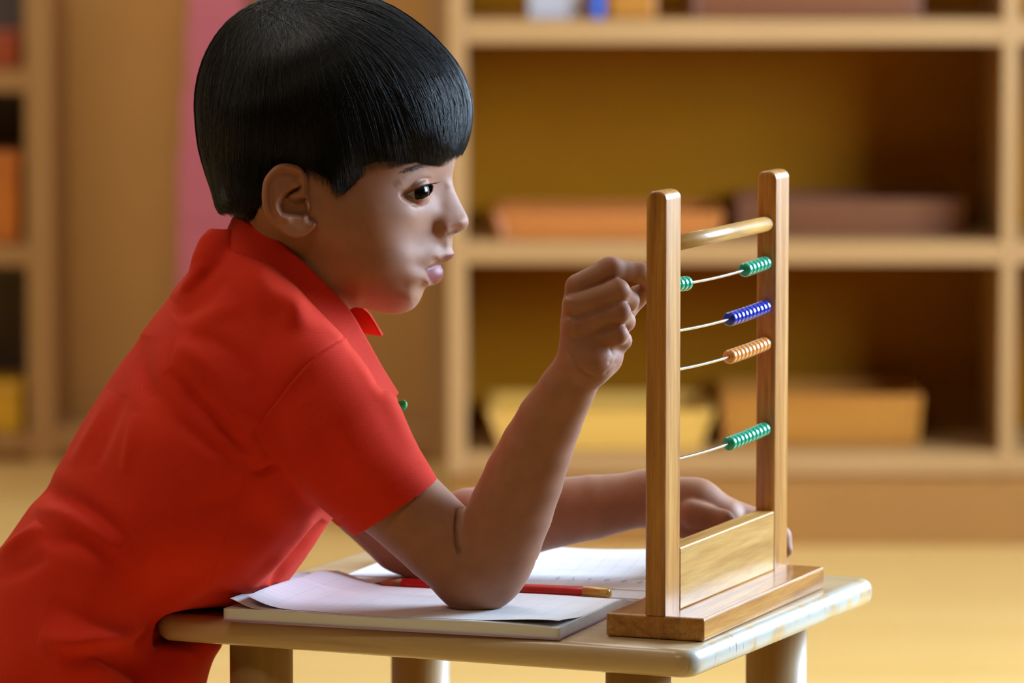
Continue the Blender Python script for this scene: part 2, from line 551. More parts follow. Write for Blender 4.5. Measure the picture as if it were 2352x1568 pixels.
YL = 8.18                      # front plane of the left-hand shelf unit
rows_l = [(160, 212), (566, 612), (1004, 1040)]
zl = [(z_at(b, YL), z_at(a, YL)) for a, b in rows_l]
xp0, xp1 = px_x(63, YL), px_x(124, YL)
xq0, xq1 = px_x(982, YL), px_x(1034, YL)
xs0 = xp0 - .62
ul = empty('shelf_unit', (0, YL, 0))
def upl(name, x0, x1, y0, y1, z0, z1, mat):
    return panel(name, x0, x1, y0 - YL, y1 - YL, z0, z1, M[mat], ul)
for a, b in ((xs0 - .03, xs0), (xp0, xp1), (xq0, xq1)):
    upl('side_panel', a, b, YL, YL + DEP, 0.0, 1.3, 'shelf_v')
for z0, z1 in zl + [(1.267, 1.3)]:
    upl('shelf_board', xs0, xp0, YL + .001, YL + DEP - .012, z0, z1, 'shelf')
upl('shelf_board', xp1, xq0, YL + .001, YL + DEP - .012, zl[2][0], zl[2][1] + .012, 'shelf')
upl('back_panel', xs0, xp0, YL + DEP - .012, YL + DEP, zl[2][1], 1.3, 'dark_box')
upl('back_panel', xp1, xq0, YL + DEP - .09, YL + DEP - .078, zl[2][1] + .012, 1.267, 'bay_back')
upl('plinth', xs0, xq1 - .002, YL + .012, YL + DEP - .02, 0, zl[2][0], 'plinth')
tag(ul, 'light birch shelf unit with a wide bay behind the child', 'shelf unit')

def tray(name, px0, px1, y, depth, z, height, mat, label, cat, group=None, flare=.0, wall=.012):
    x0, x1 = px_x(px0, y), px_x(px1, y)
    root = empty(name, ((x0 + x1) / 2, y + depth / 2, z))
    w = x1 - x0
    box('tray_floor', w - 2 * wall - 2 * flare, depth - 2 * wall, .01, (0, 0, .005), mat, root, bev=.001)
    for s in (-1, 1):
        bm = box_bm(w - 2 * wall, wall, height, (0, s * (depth - wall) / 2, height / 2), .003)
        for v in bm.verts:
            if flare and v.co.z < height / 2: v.co.x *= (w - 2 * flare) / w
        bm_obj('long_side', bm, mat, root)
        bm = box_bm(wall, depth, height, (s * (w - wall) / 2, 0, height / 2), .003)
        for v in bm.verts:
            if flare and v.co.z < height / 2: v.co.x -= s * flare
        bm_obj('short_side', bm, mat, root)
    tag(root, label, cat, group)
    return root

e = .0005
g = 'trays on the shelves'
zs = [z1 for z0, z1 in zr]
tray('wooden_tray', 1130, 1662, YR + .03, .26, zs[1] + e, .042, M['tray_orange'], 'low orange-brown wooden tray on the middle shelf, beside the child\'s nose', 'tray', g, .012)
tray('wooden_tray', 1690, 2215, YR + .12, .2, zs[1] + e, .056, M['tray_brown'], 'dark brown wooden tray at the back of the middle shelf', 'tray', g)
tray('wooden_tray', 1118, 1640, YR + .02, .27, zs[2] + e, .062, M['tray_yellow'], 'pale yellow wooden tray with sloping ends on the bottom shelf', 'tray', g, .02)
tray('wooden_tray', 1655, 2120, YR + .08, .24, zs[2] + e, .078, M['tray_honey'], 'honey-brown wooden tray behind the bead frame on the bottom shelf', 'tray', g, .006)
tray('wooden_tray', 1585, 2110, YR + .04, .25, zs[0] + e, .05, M['tray_brown'], 'long reddish brown tray cut by the top of the photo', 'tray', g)
y = YR + .05
def small(name, px0, px1, dep, z, h, mat, label, cat, yy=None, lidh=.2):
    yy = y if yy is None else yy
    x0, x1 = px_x(px0, yy), px_x(px1, yy)
    root = empty(name, ((x0 + x1) / 2, yy + dep / 2, z))
    box('body', x1 - x0, dep, h * (1 - lidh), (0, 0, h * (1 - lidh) / 2), mat, root, bev=.004)
    box('lid', (x1 - x0) * 1.03, dep * 1.03, h * lidh, (0, 0, h * (1 - lidh / 2)), mat, root, bev=.004)
    tag(root, label, cat)
    return root
small('storage_box', 1212, 1330, .12, zs[0] + e, .075, M['white_paint'], 'small white box on the top shelf left of the blue jar', 'box')
# round blue-lidded jar on the top shelf
jx = px_x(1367, y)
jr = empty('jar', (jx, y - .02, zs[0] + e))
for nm, r0, z0_, z1_, mm in (('jar_body', .012, 0, .028, M['blue_paint']), ('jar_lid', .014, .028, .04, M['blue_paint'])):
    v, q, t = tube_np([(0, 0, z0_), (0, 0, z0_ + .002), (0, 0, z1_ - .002), (0, 0, z1_)], [r0 * .85, r0, r0, r0 * .85], 20)
    mesh_np(nm, v, q, t, mm, jr)
tag(jr, 'tiny blue jar on the top shelf', 'jar')
small('storage_box', 1398, 1505, .12, zs[0] + e, .07, M['tray_honey'], 'small tan wooden box on the top shelf right of the blue jar', 'box')
zq = [z1 for z0, z1 in zl]
y = YL + .05
small('storage_box', -190, 46, .2, zq[1] + e, .158, M['orange_box'], 'tall orange-brown box on the middle shelf at the left edge', 'box')
small('storage_box', -190, 50, .2, zq[0] + e, .062, M['red_box'], 'low reddish box on the top shelf at the left edge', 'box')
small('storage_box', -190, 48, .2, zq[2] + e, .088, M['yellow_box'], 'bright yellow box on the bottom shelf at the left edge', 'box')

# pink cubes stacked as a tower in the wide bay
edges = [1003, 850, 700, 542, 382, 236, 88, -45, -165]
lefts = [394, 400, 408, 411, 420, 431, 437, 454, 462]
yc = YL + .085
zb = zl[2][1] + .012
names = ['bottom pink cube of the tower, behind the child\'s back', 'second pink cube from the bottom of the tower, behind the red shirt',
         'third pink cube from the bottom of the tower, at the shirt collar', 'pink cube of the tower level with the child\'s ear',
         'pink cube of the tower level with the back of the child\'s head', 'pink cube of the tower just below the crown of the hair',
         'pink cube of the tower at the top edge of the photo', 'smallest pink cube on top of the tower']
ztop = [z_at(v, yc) for v in edges]
shift = zb - ztop[0]
for i in range(8):
    z0, z1 = ztop[i] + shift, ztop[i + 1] + shift
    s = z1 - z0
    x0 = px_x(lefts[i], yc)
    o = box('pink_cube', s, s * .92, s - .0006, (0, 0, s / 2), M['pink'], bev=.003)
    o.location = (x0 + s / 2, yc + .065, z0)
    tag(o, names[i], 'cube', 'pink cubes stacked in a tower')

# ------------------------------------------------------------------ small table
ZT = .48
def slab(name, w, l, z0, z1, cr, er, mat, parent, nseg=8):
    """board with rounded corners and rounded edge; x 0..w, y 0..l"""
    V = []; n = 4 * (nseg + 1)
    prof = [(er * (1 - math.sin(a)), z0 + er * (1 - math.cos(a))) for a in np.linspace(0, R90, 7)]
    prof += [(er * (1 - math.cos(a)), z1 - er * (1 - math.sin(a))) for a in np.linspace(0, R90, 7)]
    for ins, z in prof:
        for k, (cx, cy) in enumerate(((w - cr, l - cr), (cr, l - cr), (cr, cr), (w - cr, cr))):
            for a in np.linspace(k * R90, (k + 1) * R90, nseg + 1):
                V.append((cx + (cr - ins) * math.cos(a), cy + (cr - ins) * math.sin(a), z))
    m = len(prof); Q = []
    for i in range(m - 1):
        for j in range(n):
            Q.append((i * n + j, i * n + (j + 1) % n, (i + 1) * n + (j + 1) % n, (i + 1) * n + j))
    me = bpy.data.meshes.new(name)
    me.from_pydata(V, [], Q + [tuple(range(n))[::-1], tuple(range((m - 1) * n, m * n))])
    for p in me.polygons: p.use_smooth = len(p.vertices) == 4
    me.materials.append(mat)
    o = bpy.data.objects.new(name, me); col.objects.link(o); o.parent = parent
    return o

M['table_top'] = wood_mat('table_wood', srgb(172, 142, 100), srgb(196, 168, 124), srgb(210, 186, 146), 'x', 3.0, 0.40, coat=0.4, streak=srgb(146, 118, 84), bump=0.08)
M['table_leg'] = wood_mat('table_leg_wood', srgb(160, 128, 84), srgb(178, 146, 98), srgb(190, 160, 112), 'z', 3.0, 0.42, coat=0.15)
TA = math.radians(66.3)
tab = empty('small_table', (.126, 3.276, 0), TA - R90)      # local x to the right along the front edge, y away
TW, TL, TH = .425, .382, .0205
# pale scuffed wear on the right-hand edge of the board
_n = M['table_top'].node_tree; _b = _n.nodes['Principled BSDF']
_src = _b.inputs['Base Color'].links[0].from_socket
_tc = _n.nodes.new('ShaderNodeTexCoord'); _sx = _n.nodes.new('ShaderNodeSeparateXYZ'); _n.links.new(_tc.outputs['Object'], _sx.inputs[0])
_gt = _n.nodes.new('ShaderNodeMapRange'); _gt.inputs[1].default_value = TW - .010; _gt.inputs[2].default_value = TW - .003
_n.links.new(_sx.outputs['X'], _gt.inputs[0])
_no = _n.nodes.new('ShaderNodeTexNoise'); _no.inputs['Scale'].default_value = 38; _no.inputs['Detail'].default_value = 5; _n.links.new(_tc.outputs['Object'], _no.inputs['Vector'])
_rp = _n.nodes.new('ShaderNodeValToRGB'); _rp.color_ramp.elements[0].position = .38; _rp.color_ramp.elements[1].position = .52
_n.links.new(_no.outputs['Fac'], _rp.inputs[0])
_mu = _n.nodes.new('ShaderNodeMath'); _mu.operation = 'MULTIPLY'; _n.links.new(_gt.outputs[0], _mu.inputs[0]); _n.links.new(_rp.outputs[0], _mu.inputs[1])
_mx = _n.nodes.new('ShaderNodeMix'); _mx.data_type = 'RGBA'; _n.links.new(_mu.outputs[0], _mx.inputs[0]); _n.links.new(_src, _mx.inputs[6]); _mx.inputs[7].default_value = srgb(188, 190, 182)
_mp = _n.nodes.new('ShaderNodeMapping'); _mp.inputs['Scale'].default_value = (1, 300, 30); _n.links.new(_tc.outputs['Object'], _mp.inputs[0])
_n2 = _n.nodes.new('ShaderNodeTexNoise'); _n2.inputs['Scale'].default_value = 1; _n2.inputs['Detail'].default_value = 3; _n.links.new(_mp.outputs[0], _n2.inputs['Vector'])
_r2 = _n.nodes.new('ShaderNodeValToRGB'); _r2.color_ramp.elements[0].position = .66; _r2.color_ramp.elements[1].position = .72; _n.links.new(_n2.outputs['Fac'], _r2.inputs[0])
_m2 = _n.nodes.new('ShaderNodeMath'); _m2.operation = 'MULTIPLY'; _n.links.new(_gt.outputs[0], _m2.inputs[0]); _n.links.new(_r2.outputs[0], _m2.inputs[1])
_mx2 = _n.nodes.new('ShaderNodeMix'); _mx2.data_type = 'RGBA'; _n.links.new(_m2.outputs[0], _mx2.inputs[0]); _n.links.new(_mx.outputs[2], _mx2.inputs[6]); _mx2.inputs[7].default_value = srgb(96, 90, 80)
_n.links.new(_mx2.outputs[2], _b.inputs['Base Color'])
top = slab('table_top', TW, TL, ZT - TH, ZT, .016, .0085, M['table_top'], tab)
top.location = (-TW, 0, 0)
for lx, ly in ((-.36, .05), (-.062, .05), (-.36, .328), (-.062, .328)):
    zz = [0, .004, .02, ZT - TH - .0006]
    v, q, t = tube_np([(lx, ly, k) for k in zz], [.021, .0232, .0232, .0232], 32)
    mesh_np('leg', v, q, t, M['table_leg'], tab)
tag(tab, 'small low square wooden table with round legs', 'table')

# ------------------------------------------------------------------ bead frame (abacus)
AA = math.radians(68.2)
wd = np.array([math.cos(AA - R90), math.sin(AA - R90), 0])
ld = np.array([math.cos(AA), math.sin(AA), 0])
BW, BL, BH = .0735, .2705, .0165
pc = on_z(1617, 1475, ZT)
org = pc - wd * BW / 2
ab = empty('bead_frame', (org[0], org[1], ZT + .0003), AA - R90)
HONEY = (srgb(132, 76, 26), srgb(186, 124, 48), srgb(214, 162, 84))
M['ab_post'] = wood_mat('honey_wood_upright', *HONEY, 'z', 13.0, 0.36, coat=0.25, streak=srgb(138, 88, 38), bump=0.05)
M['ab_base'] = wood_mat('honey_wood_long', *HONEY, 'y', 13.0, 0.32, coat=0.35, streak=srgb(126, 92, 54), bump=0.05)
M['ab_rail'] = wood_mat('honey_wood_rail', srgb(156, 106, 46), srgb(198, 148, 72), srgb(216, 174, 104), 'y', 11.0, 0.34, coat=0.3, streak=srgb(138, 116, 82), bump=0.05)
PT, PW, PH = .0152, .0318, .2985
box('base', BW, BL, BH, (0, BL / 2, BH / 2), M['ab_base'], ab, bev=.0018, seg=3)
def post(y0):
    bm = bmesh.new()
    # end profile (thickness x) with arched top, extruded along y, edges softened
    r = .0062
    pts = [(-PT / 2, BH), (-PT / 2, BH + PH - r)]
    for a in np.linspace(math.pi, R90, 7)[1:]: pts.append((-PT / 2 + r + r * math.cos(a), BH + PH - r + r * math.sin(a)))
    for a in np.linspace(R90, 0, 7): pts.append((PT / 2 - r + r * math.cos(a), BH + PH - r + r * math.sin(a)))
    pts += [(PT / 2, BH)]
    clean = []
    for p in pts:
        if not clean or (abs(p[0] - clean[-1][0]) + abs(p[1] - clean[-1][1])) > 1e-6: clean.append(p)
    vs = [bm.verts.new((x, y0, z)) for x, z in clean]
    f = bm.faces.new(vs)
    ex = bmesh.ops.extrude_face_region(bm, geom=[f])
    for v in ex['geom']:
        if isinstance(v, bmesh.types.BMVert): v.co.y += PW
    bm.normal_update()
    es = [e_ for e_ in bm.edges if abs(e_.verts[0].co.y - e_.verts[1].co.y) < 1e-6 and not (abs(e_.verts[0].co.z - BH) < 1e-6 and abs(e_.verts[1].co.z - BH) < 1e-6)]
    bmesh.ops.bevel(bm, geom=es, offset=.0022, segments=3, profile=0.5, affect='EDGES')
    o = bm_obj('post', bm, M['ab_post'], ab, True)
    return o
p1 = post(0.0); p2 = post(BL - PW)
for o in (p1, p2):
    for m_ in (o.modifiers.new('wn', 'WEIGHTED_NORMAL'),): m_.keep_sharp = True
RH = .0445
box('bottom_rail', PT, BL - 2 * PW, RH, (0, BL / 2, BH + RH / 2), M['ab_rail'], ab, bev=.0012, seg=3)
def ab_z(row, s):
    w = np.array(org) + ld * s
    return z_at(row, w[1]) - ZT
s0, s1 = PW, BL - PW
zc = ab_z(515, s1)
v, q, t = tube_np([(0, s0 - .004, zc), (0, s1 + .004, zc)], .0056, 24)
mesh_np('crossbar', v, q, t, M['ab_rail'], ab)
# beads
def bead_mesh(name, mat):
    n = 18; prof = []
    R, Hh, r0 = .0054, .00415, .0012
    for a in np.linspace(-R90, R90, 9):
        prof.append((r0 + (R - r0) * abs(math.cos(a)) ** .62, Hh * (1 if a > 0 else -1) * abs(math.sin(a)) ** .9))
    V = []; Q = []
    for r, yv in prof:
        for k in range(n):
            a = 2 * math.pi * k / n
            V.append((r * math.cos(a), yv, r * math.sin(a)))
    for i in range(8):
        for k in range(n):
            Q.append((i * n + k, i * n + (k + 1) % n, (i + 1) * n + (k + 1) % n, (i + 1) * n + k))
    me = bpy.data.meshes.new(name); me.from_pydata(V, [], Q)
    for p in me.polygons: p.use_smooth = True
    me.materials.append(mat)
    return me
def bead_mat(name, c, rough=.16):
    nb = NB(name)
    nb.set(Base_Color=nb.ramp(nb.noise(nb.coords(), 90, 2), [(.3, tuple(k * .85 for k in c[:3]) + (1,)), (.7, c)]), Roughness=rough, Coat_Weight=.4, Coat_Roughness=.08)
    return nb.m
bm_g = bead_mesh('bead', bead_mat('bead_green', srgb(30, 178, 142)))
bm_b = bead_mesh('bead', bead_mat('bead_blue', srgb(30, 54, 196)))
bm_o = bead_mesh('bead', bead_mat('bead_orange', srgb(240, 164, 84)))
BP = .0084
for ri, (row, me, nn, lab) in enumerate(((607, bm_g, 4, 'top wire with ten green beads'), (708, bm_b, 0, 'wire with ten blue beads'), (793, bm_o, 0, 'wire with ten pale orange beads'), (989, bm_g, 0, 'lowest wire with ten green beads'))):
    z = ab_z(row, s1 - .012)
    ys = np.linspace(s0 - .004, s1 + .004, 15)
    sag = .0022 * (1 - ((ys - (s0 + s1) / 2) / ((s1 - s0) / 2)) ** 2)
    v, q, t = tube_np(np.stack([ys * 0, ys, z - sag], 1), .0011, 10)
    rod = mesh_np('rod', v, q, t, M['metal'], ab)
    rod['label'] = lab
    pos = [s0 + .0045 + BP * i for i in range(nn)] + [s1 - .0045 - BP * i for i in range(10 - nn)]
    for s in pos:
        b = bpy.data.objects.new('bead', me); col.objects.link(b); b.parent = rod
        sg = .0022 * (1 - ((s - (s0 + s1) / 2) / ((s1 - s0) / 2)) ** 2)
        b.location = (0, s, z - sg)
tag(ab, 'honey-coloured wooden bead frame with four wires of coloured beads', 'bead frame')

# ------------------------------------------------------------------ notebook and pencil
NA = math.radians(70.6)
nl = on_z(514, 1427, ZT)
nbk = empty('open_notebook', (nl[0], nl[1], ZT + .0003), NA - R90)
NW, NH = .2545, .177
def paper_mat(name, grid, off=(0, 0)):
    nb = NB(name)
    tc = nb.t.nodes.new('ShaderNodeTexCoord'); sx = nb.t.nodes.new('ShaderNodeSeparateXYZ')
    nb.link(tc.outputs['Object'], sx.inputs[0])
    lines = None
    for ax, step, th in (('X', grid[0], .0002), ('Y', grid[1], .00022)):
        a = nb.math('PINGPONG', nb.math('ADD', sx.outputs[ax], off[0]), step / 2)
        l = nb.math('LESS_THAN', a, th)
        lines = l if lines is None else nb.math('MAXIMUM', lines, l)
    n = nb.noise(nb.coords(), 30, 3)
    base = nb.ramp(n, [(.3, srgb(236, 238, 244)), (.7, srgb(243, 244, 248))])
    nb.set(Base_Color=nb.mix(nb.math('MULTIPLY', lines, .28), base, srgb(120, 130, 150)), Roughness=.75, Specular_IOR_Level=.2)
    return nb.m
M['paper'] = paper_mat('ruled_paper', (.0175, .0092))
M['paper_far'] = paper_mat('squared_paper', (.0135, .0135), (.003, 0))
M['paper_side'] = wood_mat('page_edges', srgb(212, 218, 224), srgb(226, 230, 234), srgb(236, 238, 242), 'x', 20, .8, stretch=.01)
M['cover'] = plain_mat('lilac_cover', srgb(188, 160, 196), .5, var=.04)
def stack(name, x0, x1, y0, y1, ztop, zbot, mat, nx=60, ny=40, parent=None, thick=None):
    xs = np.linspace(x0, x1, nx); ys = np.linspace(y0, y1, ny)
    Xg, Yg = np.meshgrid(xs, ys, indexing='ij')
    r = ztop(Xg, Yg)
    if isinstance(r, tuple): Xt, Yt, Zt = r
    else: Xt, Yt, Zt = Xg, Yg, r
    if thick is not None: Xb, Yb, Zb = Xt, Yt, Zt - thick
    else: Xb, Yb, Zb = Xg, Yg, zbot(Xg, Yg)
    A = np.stack([Xt, Yt, Zt], -1).reshape(-1, 3); B = np.stack([Xb, Yb, Zb], -1).reshape(-1, 3)
    n = nx * ny
    i, j = np.meshgrid(np.arange(nx - 1), np.arange(ny - 1), indexing='ij')
    a = (i * ny + j).ravel(); q1 = np.stack([a, a + ny, a + ny + 1, a + 1], 1)
    q2 = q1[:, ::-1] + n
    rim = [k * ny for k in range(nx)] + [(nx - 1) * ny + k for k in range(1, ny)] + [k * ny + ny - 1 for k in range(nx - 2, -1, -1)] + [k for k in range(ny - 2, 0, -1)]
    rim = np.array(rim); r2 = np.roll(rim, -1)
    # rim walls get own vertices so that the edge stays crisp
    W = np.vstack([A, B, A[rim], B[rim]]); m = len(rim); o0 = 2 * n
    k = np.arange(m); k2 = (k + 1) % m
    q3 = np.stack([o0 + k, o0 + m + k, o0 + m + k2, o0 + k2], 1)
    o = mesh_np(name, W, np.vstack([q1, q2, q3]), None, mat, parent)
    return o, len(q1) * 2, len(q3)
def side_mat(o, nflat, nside):
    o.data.materials.append(M['paper_side'])
    mi = np.zeros(len(o.data.polygons), np.int32); mi[nflat:] = 1
    o.data.polygons.foreach_set('material_index', mi)
def near_top(X, Y):
    return .0092 - .0060 * np.exp(-((NH - Y) / .026) ** 2) + .0006 * np.sin(X * 40) * (Y < .1) - .0008 * smooth01(X, .2, .2545)
o, a, b = stack('page_block', .0, NW, 0.0, NH, near_top, lambda X, Y: X * 0 + .0012, M['paper'], parent=nbk); side_mat(o, a, b)
o, a, b = stack('page_block', .012, NW + .004, NH + .001, 2 * NH, lambda X, Y: .0048 - .0012 * np.exp(-((Y - NH) / .015) ** 2), lambda X, Y: X * 0 + .0012, M['paper_far'], parent=nbk); side_mat(o, a, b)
o, a, b = stack('cover', -.001, NW + .001, -.001, NH, lambda X, Y: X * 0 + .0012, lambda X, Y: X * 0, M['cover'], 4, 4, nbk)
o['label'] = 'pale lilac notebook cover'
o, a, b = stack('cover', .009, NW + .005, NH, 2 * NH + .001, lambda X, Y: X * 0 + .0012, lambda X, Y: X * 0, M['cover'], 4, 4, nbk)
# loose curling leaves
def leaf1(X, Y):
    z = near_top(X, Y) + .0007
    c = smooth01(.062 - X + .10 * (Y - .05), 0, .075)
    z = z + .016 * c ** 1.6 * (1 - .35 * smooth01(Y, .02, .12))
    z = z + .0045 * smooth01(X, .19, .25) * smooth01(.06 - Y, 0, .06)
    return X + .006 * c, Y + .004 * c, z
stack('loose_leaf', .012, NW - .001, .004, NH - .004, leaf1, None, M['paper'], 80, 50, nbk, .00025)
def leaf2(X, Y):
    z = near_top(X, Y) + .0003
    c = smooth01(.03 - X, 0, .035)
    return X + .004 * c, Y, z + .008 * c ** 1.3
stack('loose_leaf', .001, NW, .001, NH - .004, leaf2, None, M['paper'], 80, 30, nbk, .00025)
def leaf3(X, Y):
    z = .0053 + 0 * X
    t = smooth01(Y, NH + .085, 2 * NH)
    return X, Y - .012 * t, z + .011 * t + .002 * np.sin(X * 30) * t + .004 * t * smooth01(.06 - X, 0, .06)
stack('loose_leaf', .014, NW + .003, NH + .03, 2 * NH - .002, leaf3, None, M['paper_far'], 60, 40, nbk, .0003)
# handwriting strokes on the far page
M['graphite'] = plain_mat('graphite', srgb(70, 72, 82), .6, var=.1)
ws = []
random.seed(4)
for k, xx in enumerate((.172, .184, .197, .2105, .224, .237)):
    yy = NH + .064
    pts = [(xx + .001 * math.sin(a * 2.2 + k), yy + .0045 * (a - 1), .0062) for a in np.linspace(0, 2, 6)]
    ws.append(tube_np(pts, .00022, 5))
mesh_np('handwriting', *join_np(ws), M['graphite'], nbk)
tag(nbk, 'open notebook with white ruled pages under the child\'s elbows', 'notebook')

# pencil
pa = on_z(861, 1339, ZT + .0104); pb = on_z(1403, 1364, ZT + .0104)
dv = pb - pa; PLn = float(np.linalg.norm(dv))
pen = empty('pencil', (pa[0], pa[1], ZT + .0104), math.atan2(dv[1], dv[0]))
M['pen_red'] = plain_mat('pencil_red_lacquer', srgb(206, 40, 34), .3, var=.04)
M['pen_wood'] = plain_mat('pencil_bare_wood', srgb(168, 112, 72), .7, var=.12, scale=120)
M['pen_gold'] = plain_mat('pencil_gold_paint', srgb(196, 150, 70), .35, .3, var=.12, scale=150)
def hexrod(name, prof, mat, n=6, rot=0.0):
    V = []; Q = []; T = []
    for x, r in prof:
        for k in range(n):
            a = 2 * math.pi * k / n + rot
            V.append((x, r * math.cos(a), r * math.sin(a)))
    m = len(prof)
    for i in range(m - 1):
        for k in range(n): Q.append((i * n + k, i * n + (k + 1) % n, (i + 1) * n + (k + 1) % n, (i + 1) * n + k))
    V += [(prof[0][0], 0, 0), (prof[-1][0], 0, 0)]
    for k in range(n):
        T.append((len(V) - 2, (k + 1) % n, k)); T.append((len(V) - 1, (m - 1) * n + k, (m - 1) * n + (k + 1) % n))
    return mesh_np(name, V, Q, T, mat, pen, smooth=n > 8)
PR = .0048
hexrod('lacquered_body', [(.0215, PR), (PLn - .021, PR)], M['pen_red'], 6, math.pi / 6)
hexrod('gold_end', [(PLn - .021, PR + .00008), (PLn - .0022, PR + .00008), (PLn - .0006, PR * .86), (PLn, PR * .6)], M['pen_gold'], 6, math.pi / 6)
hexrod('sharpened_wood', [(.0048, .0013), (.0215, PR * .93)], M['pen_wood'], 18)
hexrod('lead', [(0, .0003), (.0048, .0013)], M['graphite'], 12)
tag(pen, 'red hexagonal pencil with a gold end lying across the notebook', 'pencil')

# ------------------------------------------------------------------ the child
person = empty('person', (-.35, 3.55, 0))
tag(person, 'child in a red polo shirt leaning on the small table and touching the bead frame', 'person')
pinv = Matrix.Translation((.35, -3.55, 0))
def to_person(o):
    o.parent = person; o.matrix_parent_inverse = pinv
    return o

# ---- skin
def skin_material():
    nb = NB('skin')
    v = nb.coords()
    n1 = nb.noise(v, 60, 4); n2 = nb.noise(v, 900, 2)
    base = nb.ramp(n1, [(.3, srgb(154, 104, 75)), (.7, srgb(166, 114, 84))])
    base = nb.mix(nb.math('MULTIPLY', nb.attr('blush'), .24), base, srgb(160, 82, 56))
    base = nb.mix(nb.attr('lip'), base, srgb(126, 36, 38))
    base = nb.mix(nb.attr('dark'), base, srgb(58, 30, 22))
    rough = nb.math('SUBTRACT', .6, nb.math('MULTIPLY', nb.attr('lip'), .12))
    nb.set(Base_Color=base, Roughness=rough, Specular_IOR_Level=.34, Sheen_Weight=nb.math('MULTIPLY', nb.math('SUBTRACT', 1.0, nb.attr('lip')), .13), Sheen_Roughness=.35, Sheen_Tint=(.85, .92, 1, 1), Subsurface_Weight=.06, Subsurface_Radius=(.012, .005, .003), Subsurface_Scale=.35)
    nb.bump(n2, .08, .0003)
    return nb.m
M['skin'] = skin_material()

# ---- head: side outline and half widths, both measured in the side plane
outline = [(1050, 335), (1048.5, 352), (1046, 366), (1042.5, 385), (1039.5, 400), (1039, 412), (1043, 432), (1053, 456), (1065.5, 480.5),
           (1073.8, 497), (1076.5, 508), (1074.6, 518), (1066.5, 527), (1054, 533.5), (1044, 538.5), (1040, 545), (1039.3, 558), (1038.8, 570),
           (1041.8, 578), (1043.2, 584), (1040.5, 590.5), (1029, 599.5), (1016, 604.5), (1012, 607.5), (1014.5, 612.5), (1017.3, 620), (1018, 628), (1015, 640),
           (1006, 650.5), (994, 655), (983, 657), (976.5, 662), (972.5, 671), (967.5, 683), (961, 695), (952, 705.5), (940, 713), (924, 718.5),
           (907, 721.5), (880, 718), (845, 710), (812, 706), (800, 716), (794, 745), (780, 800), (745, 845), (650, 845), (560, 780), (522, 690),
           (520, 610), (533, 545), (536, 500), (520, 440), (500, 370), (487, 300), (482, 230), (491, 170), (516, 115), (556, 70), (610, 40), (700, 24), (800, 27),
           (880, 47), (940, 87), (990, 137), (1025, 192), (1042, 250), (1048, 300)]
ctrl = [(640, 200, .0725), (560, 250, .066), (760, 180, .0695), (850, 220, .063), (930, 260, .052), (700, 90, .056), (800, 90, .051), (600, 110, .051),
        (900, 130, .041), (520, 300, .047), (980, 220, .036), (1010, 300, .029), (545, 400, .050), (690, 300, .074), (800, 300, .070), (880, 320, .061), (950, 330, .047),
        (860, 400, .0605), (800, 430, .066), (920, 400, .0515), (950, 390, .0445), (980, 385, .0345), (1010, 382, .0215), (1030, 385, .0105),
        (860, 480, .0635), (905, 495, .0565), (945, 495, .0460), (800, 500, .0675), (740, 470, .0695), (690, 470, .0690), (640, 450, .0660), (670, 385, .0690), (620, 380, .0660), (590, 480, .060),
        (1033, 425, .0075), (1020, 425, .0115), (1008, 435, .0155), (1000, 450, .0185), (1045, 465, .0070), (1030, 470, .0118), (1012, 475, .0165), (995, 480, .0235), (1058, 495, .0078), (1040, 495, .0128),
        (1062, 515, .0088), (1045, 520, .0135), (1030, 530, .0163), (1012, 521, .0192), (997, 516, .0202), (984, 505, .0270), (970, 480, .0350), (1008, 547, .0172),
        (1030, 560, .0085), (1015, 570, .0140), (995, 565, .0215), (975, 570, .0290), (955, 562, .0362), (1030, 586, .0095), (1010, 596, .0165), (990, 608, .0235),
        (976, 618, .0285), (960, 610, .0350), (940, 590, .0438), (962, 650, .0305), (1007, 630, .0095), (997, 635, .0150), (986, 640, .0215), (985, 655, .0150), 
        (960, 685, .0140), (945, 690, .0240), (925, 705, .0190), (930, 660, .0395), (900, 690, .0330), (900, 570, .0545), (850, 590, .0600), (900, 640, .0505), (850, 660, .0515),
        (800, 630, .0550), (800, 560, .0635), (740, 540, .0655), (750, 600, .0560), (860, 700, .0230), (820, 690, .0330), (700, 600, .0515), (660, 560, .0560), (740, 680, .0460), (600, 560, .0470),
        (700, 740, .0460), (620, 700, .0450), (790, 670, .0430), (560, 620, .030), (770, 740, .026), (680, 800, .030)]
A_CEN = np.array([760.0, 380.0])
def dens(m): return 1 + 1.6 * smooth01(m[:, 0], 930, 980) * smooth01(m[:, 1], 330, 380) * smooth01(-m[:, 1], -735, -715)
NAn, NRn = 620, 150
Bd = catmull(outline, NAn, True, dens)
def ortho(p):                       # seen pixel at half width h -> pixel in the mid plane scale
    px, py, h = p
    k = (D0 - h) / D0
    return 1176 + (px - 1176) * k, 784 + (py - 784) * k
cxy = np.array([ortho(p) for p in ctrl]); ch = np.array([p[2] for p in ctrl])
bsub = Bd[::4]
head_tps = TPS(np.vstack([cxy, bsub]), np.concatenate([h2u(ch), np.zeros(len(bsub))]), 4e-4)
rho = np.sin(np.linspace(0, 1, NRn) * R90)
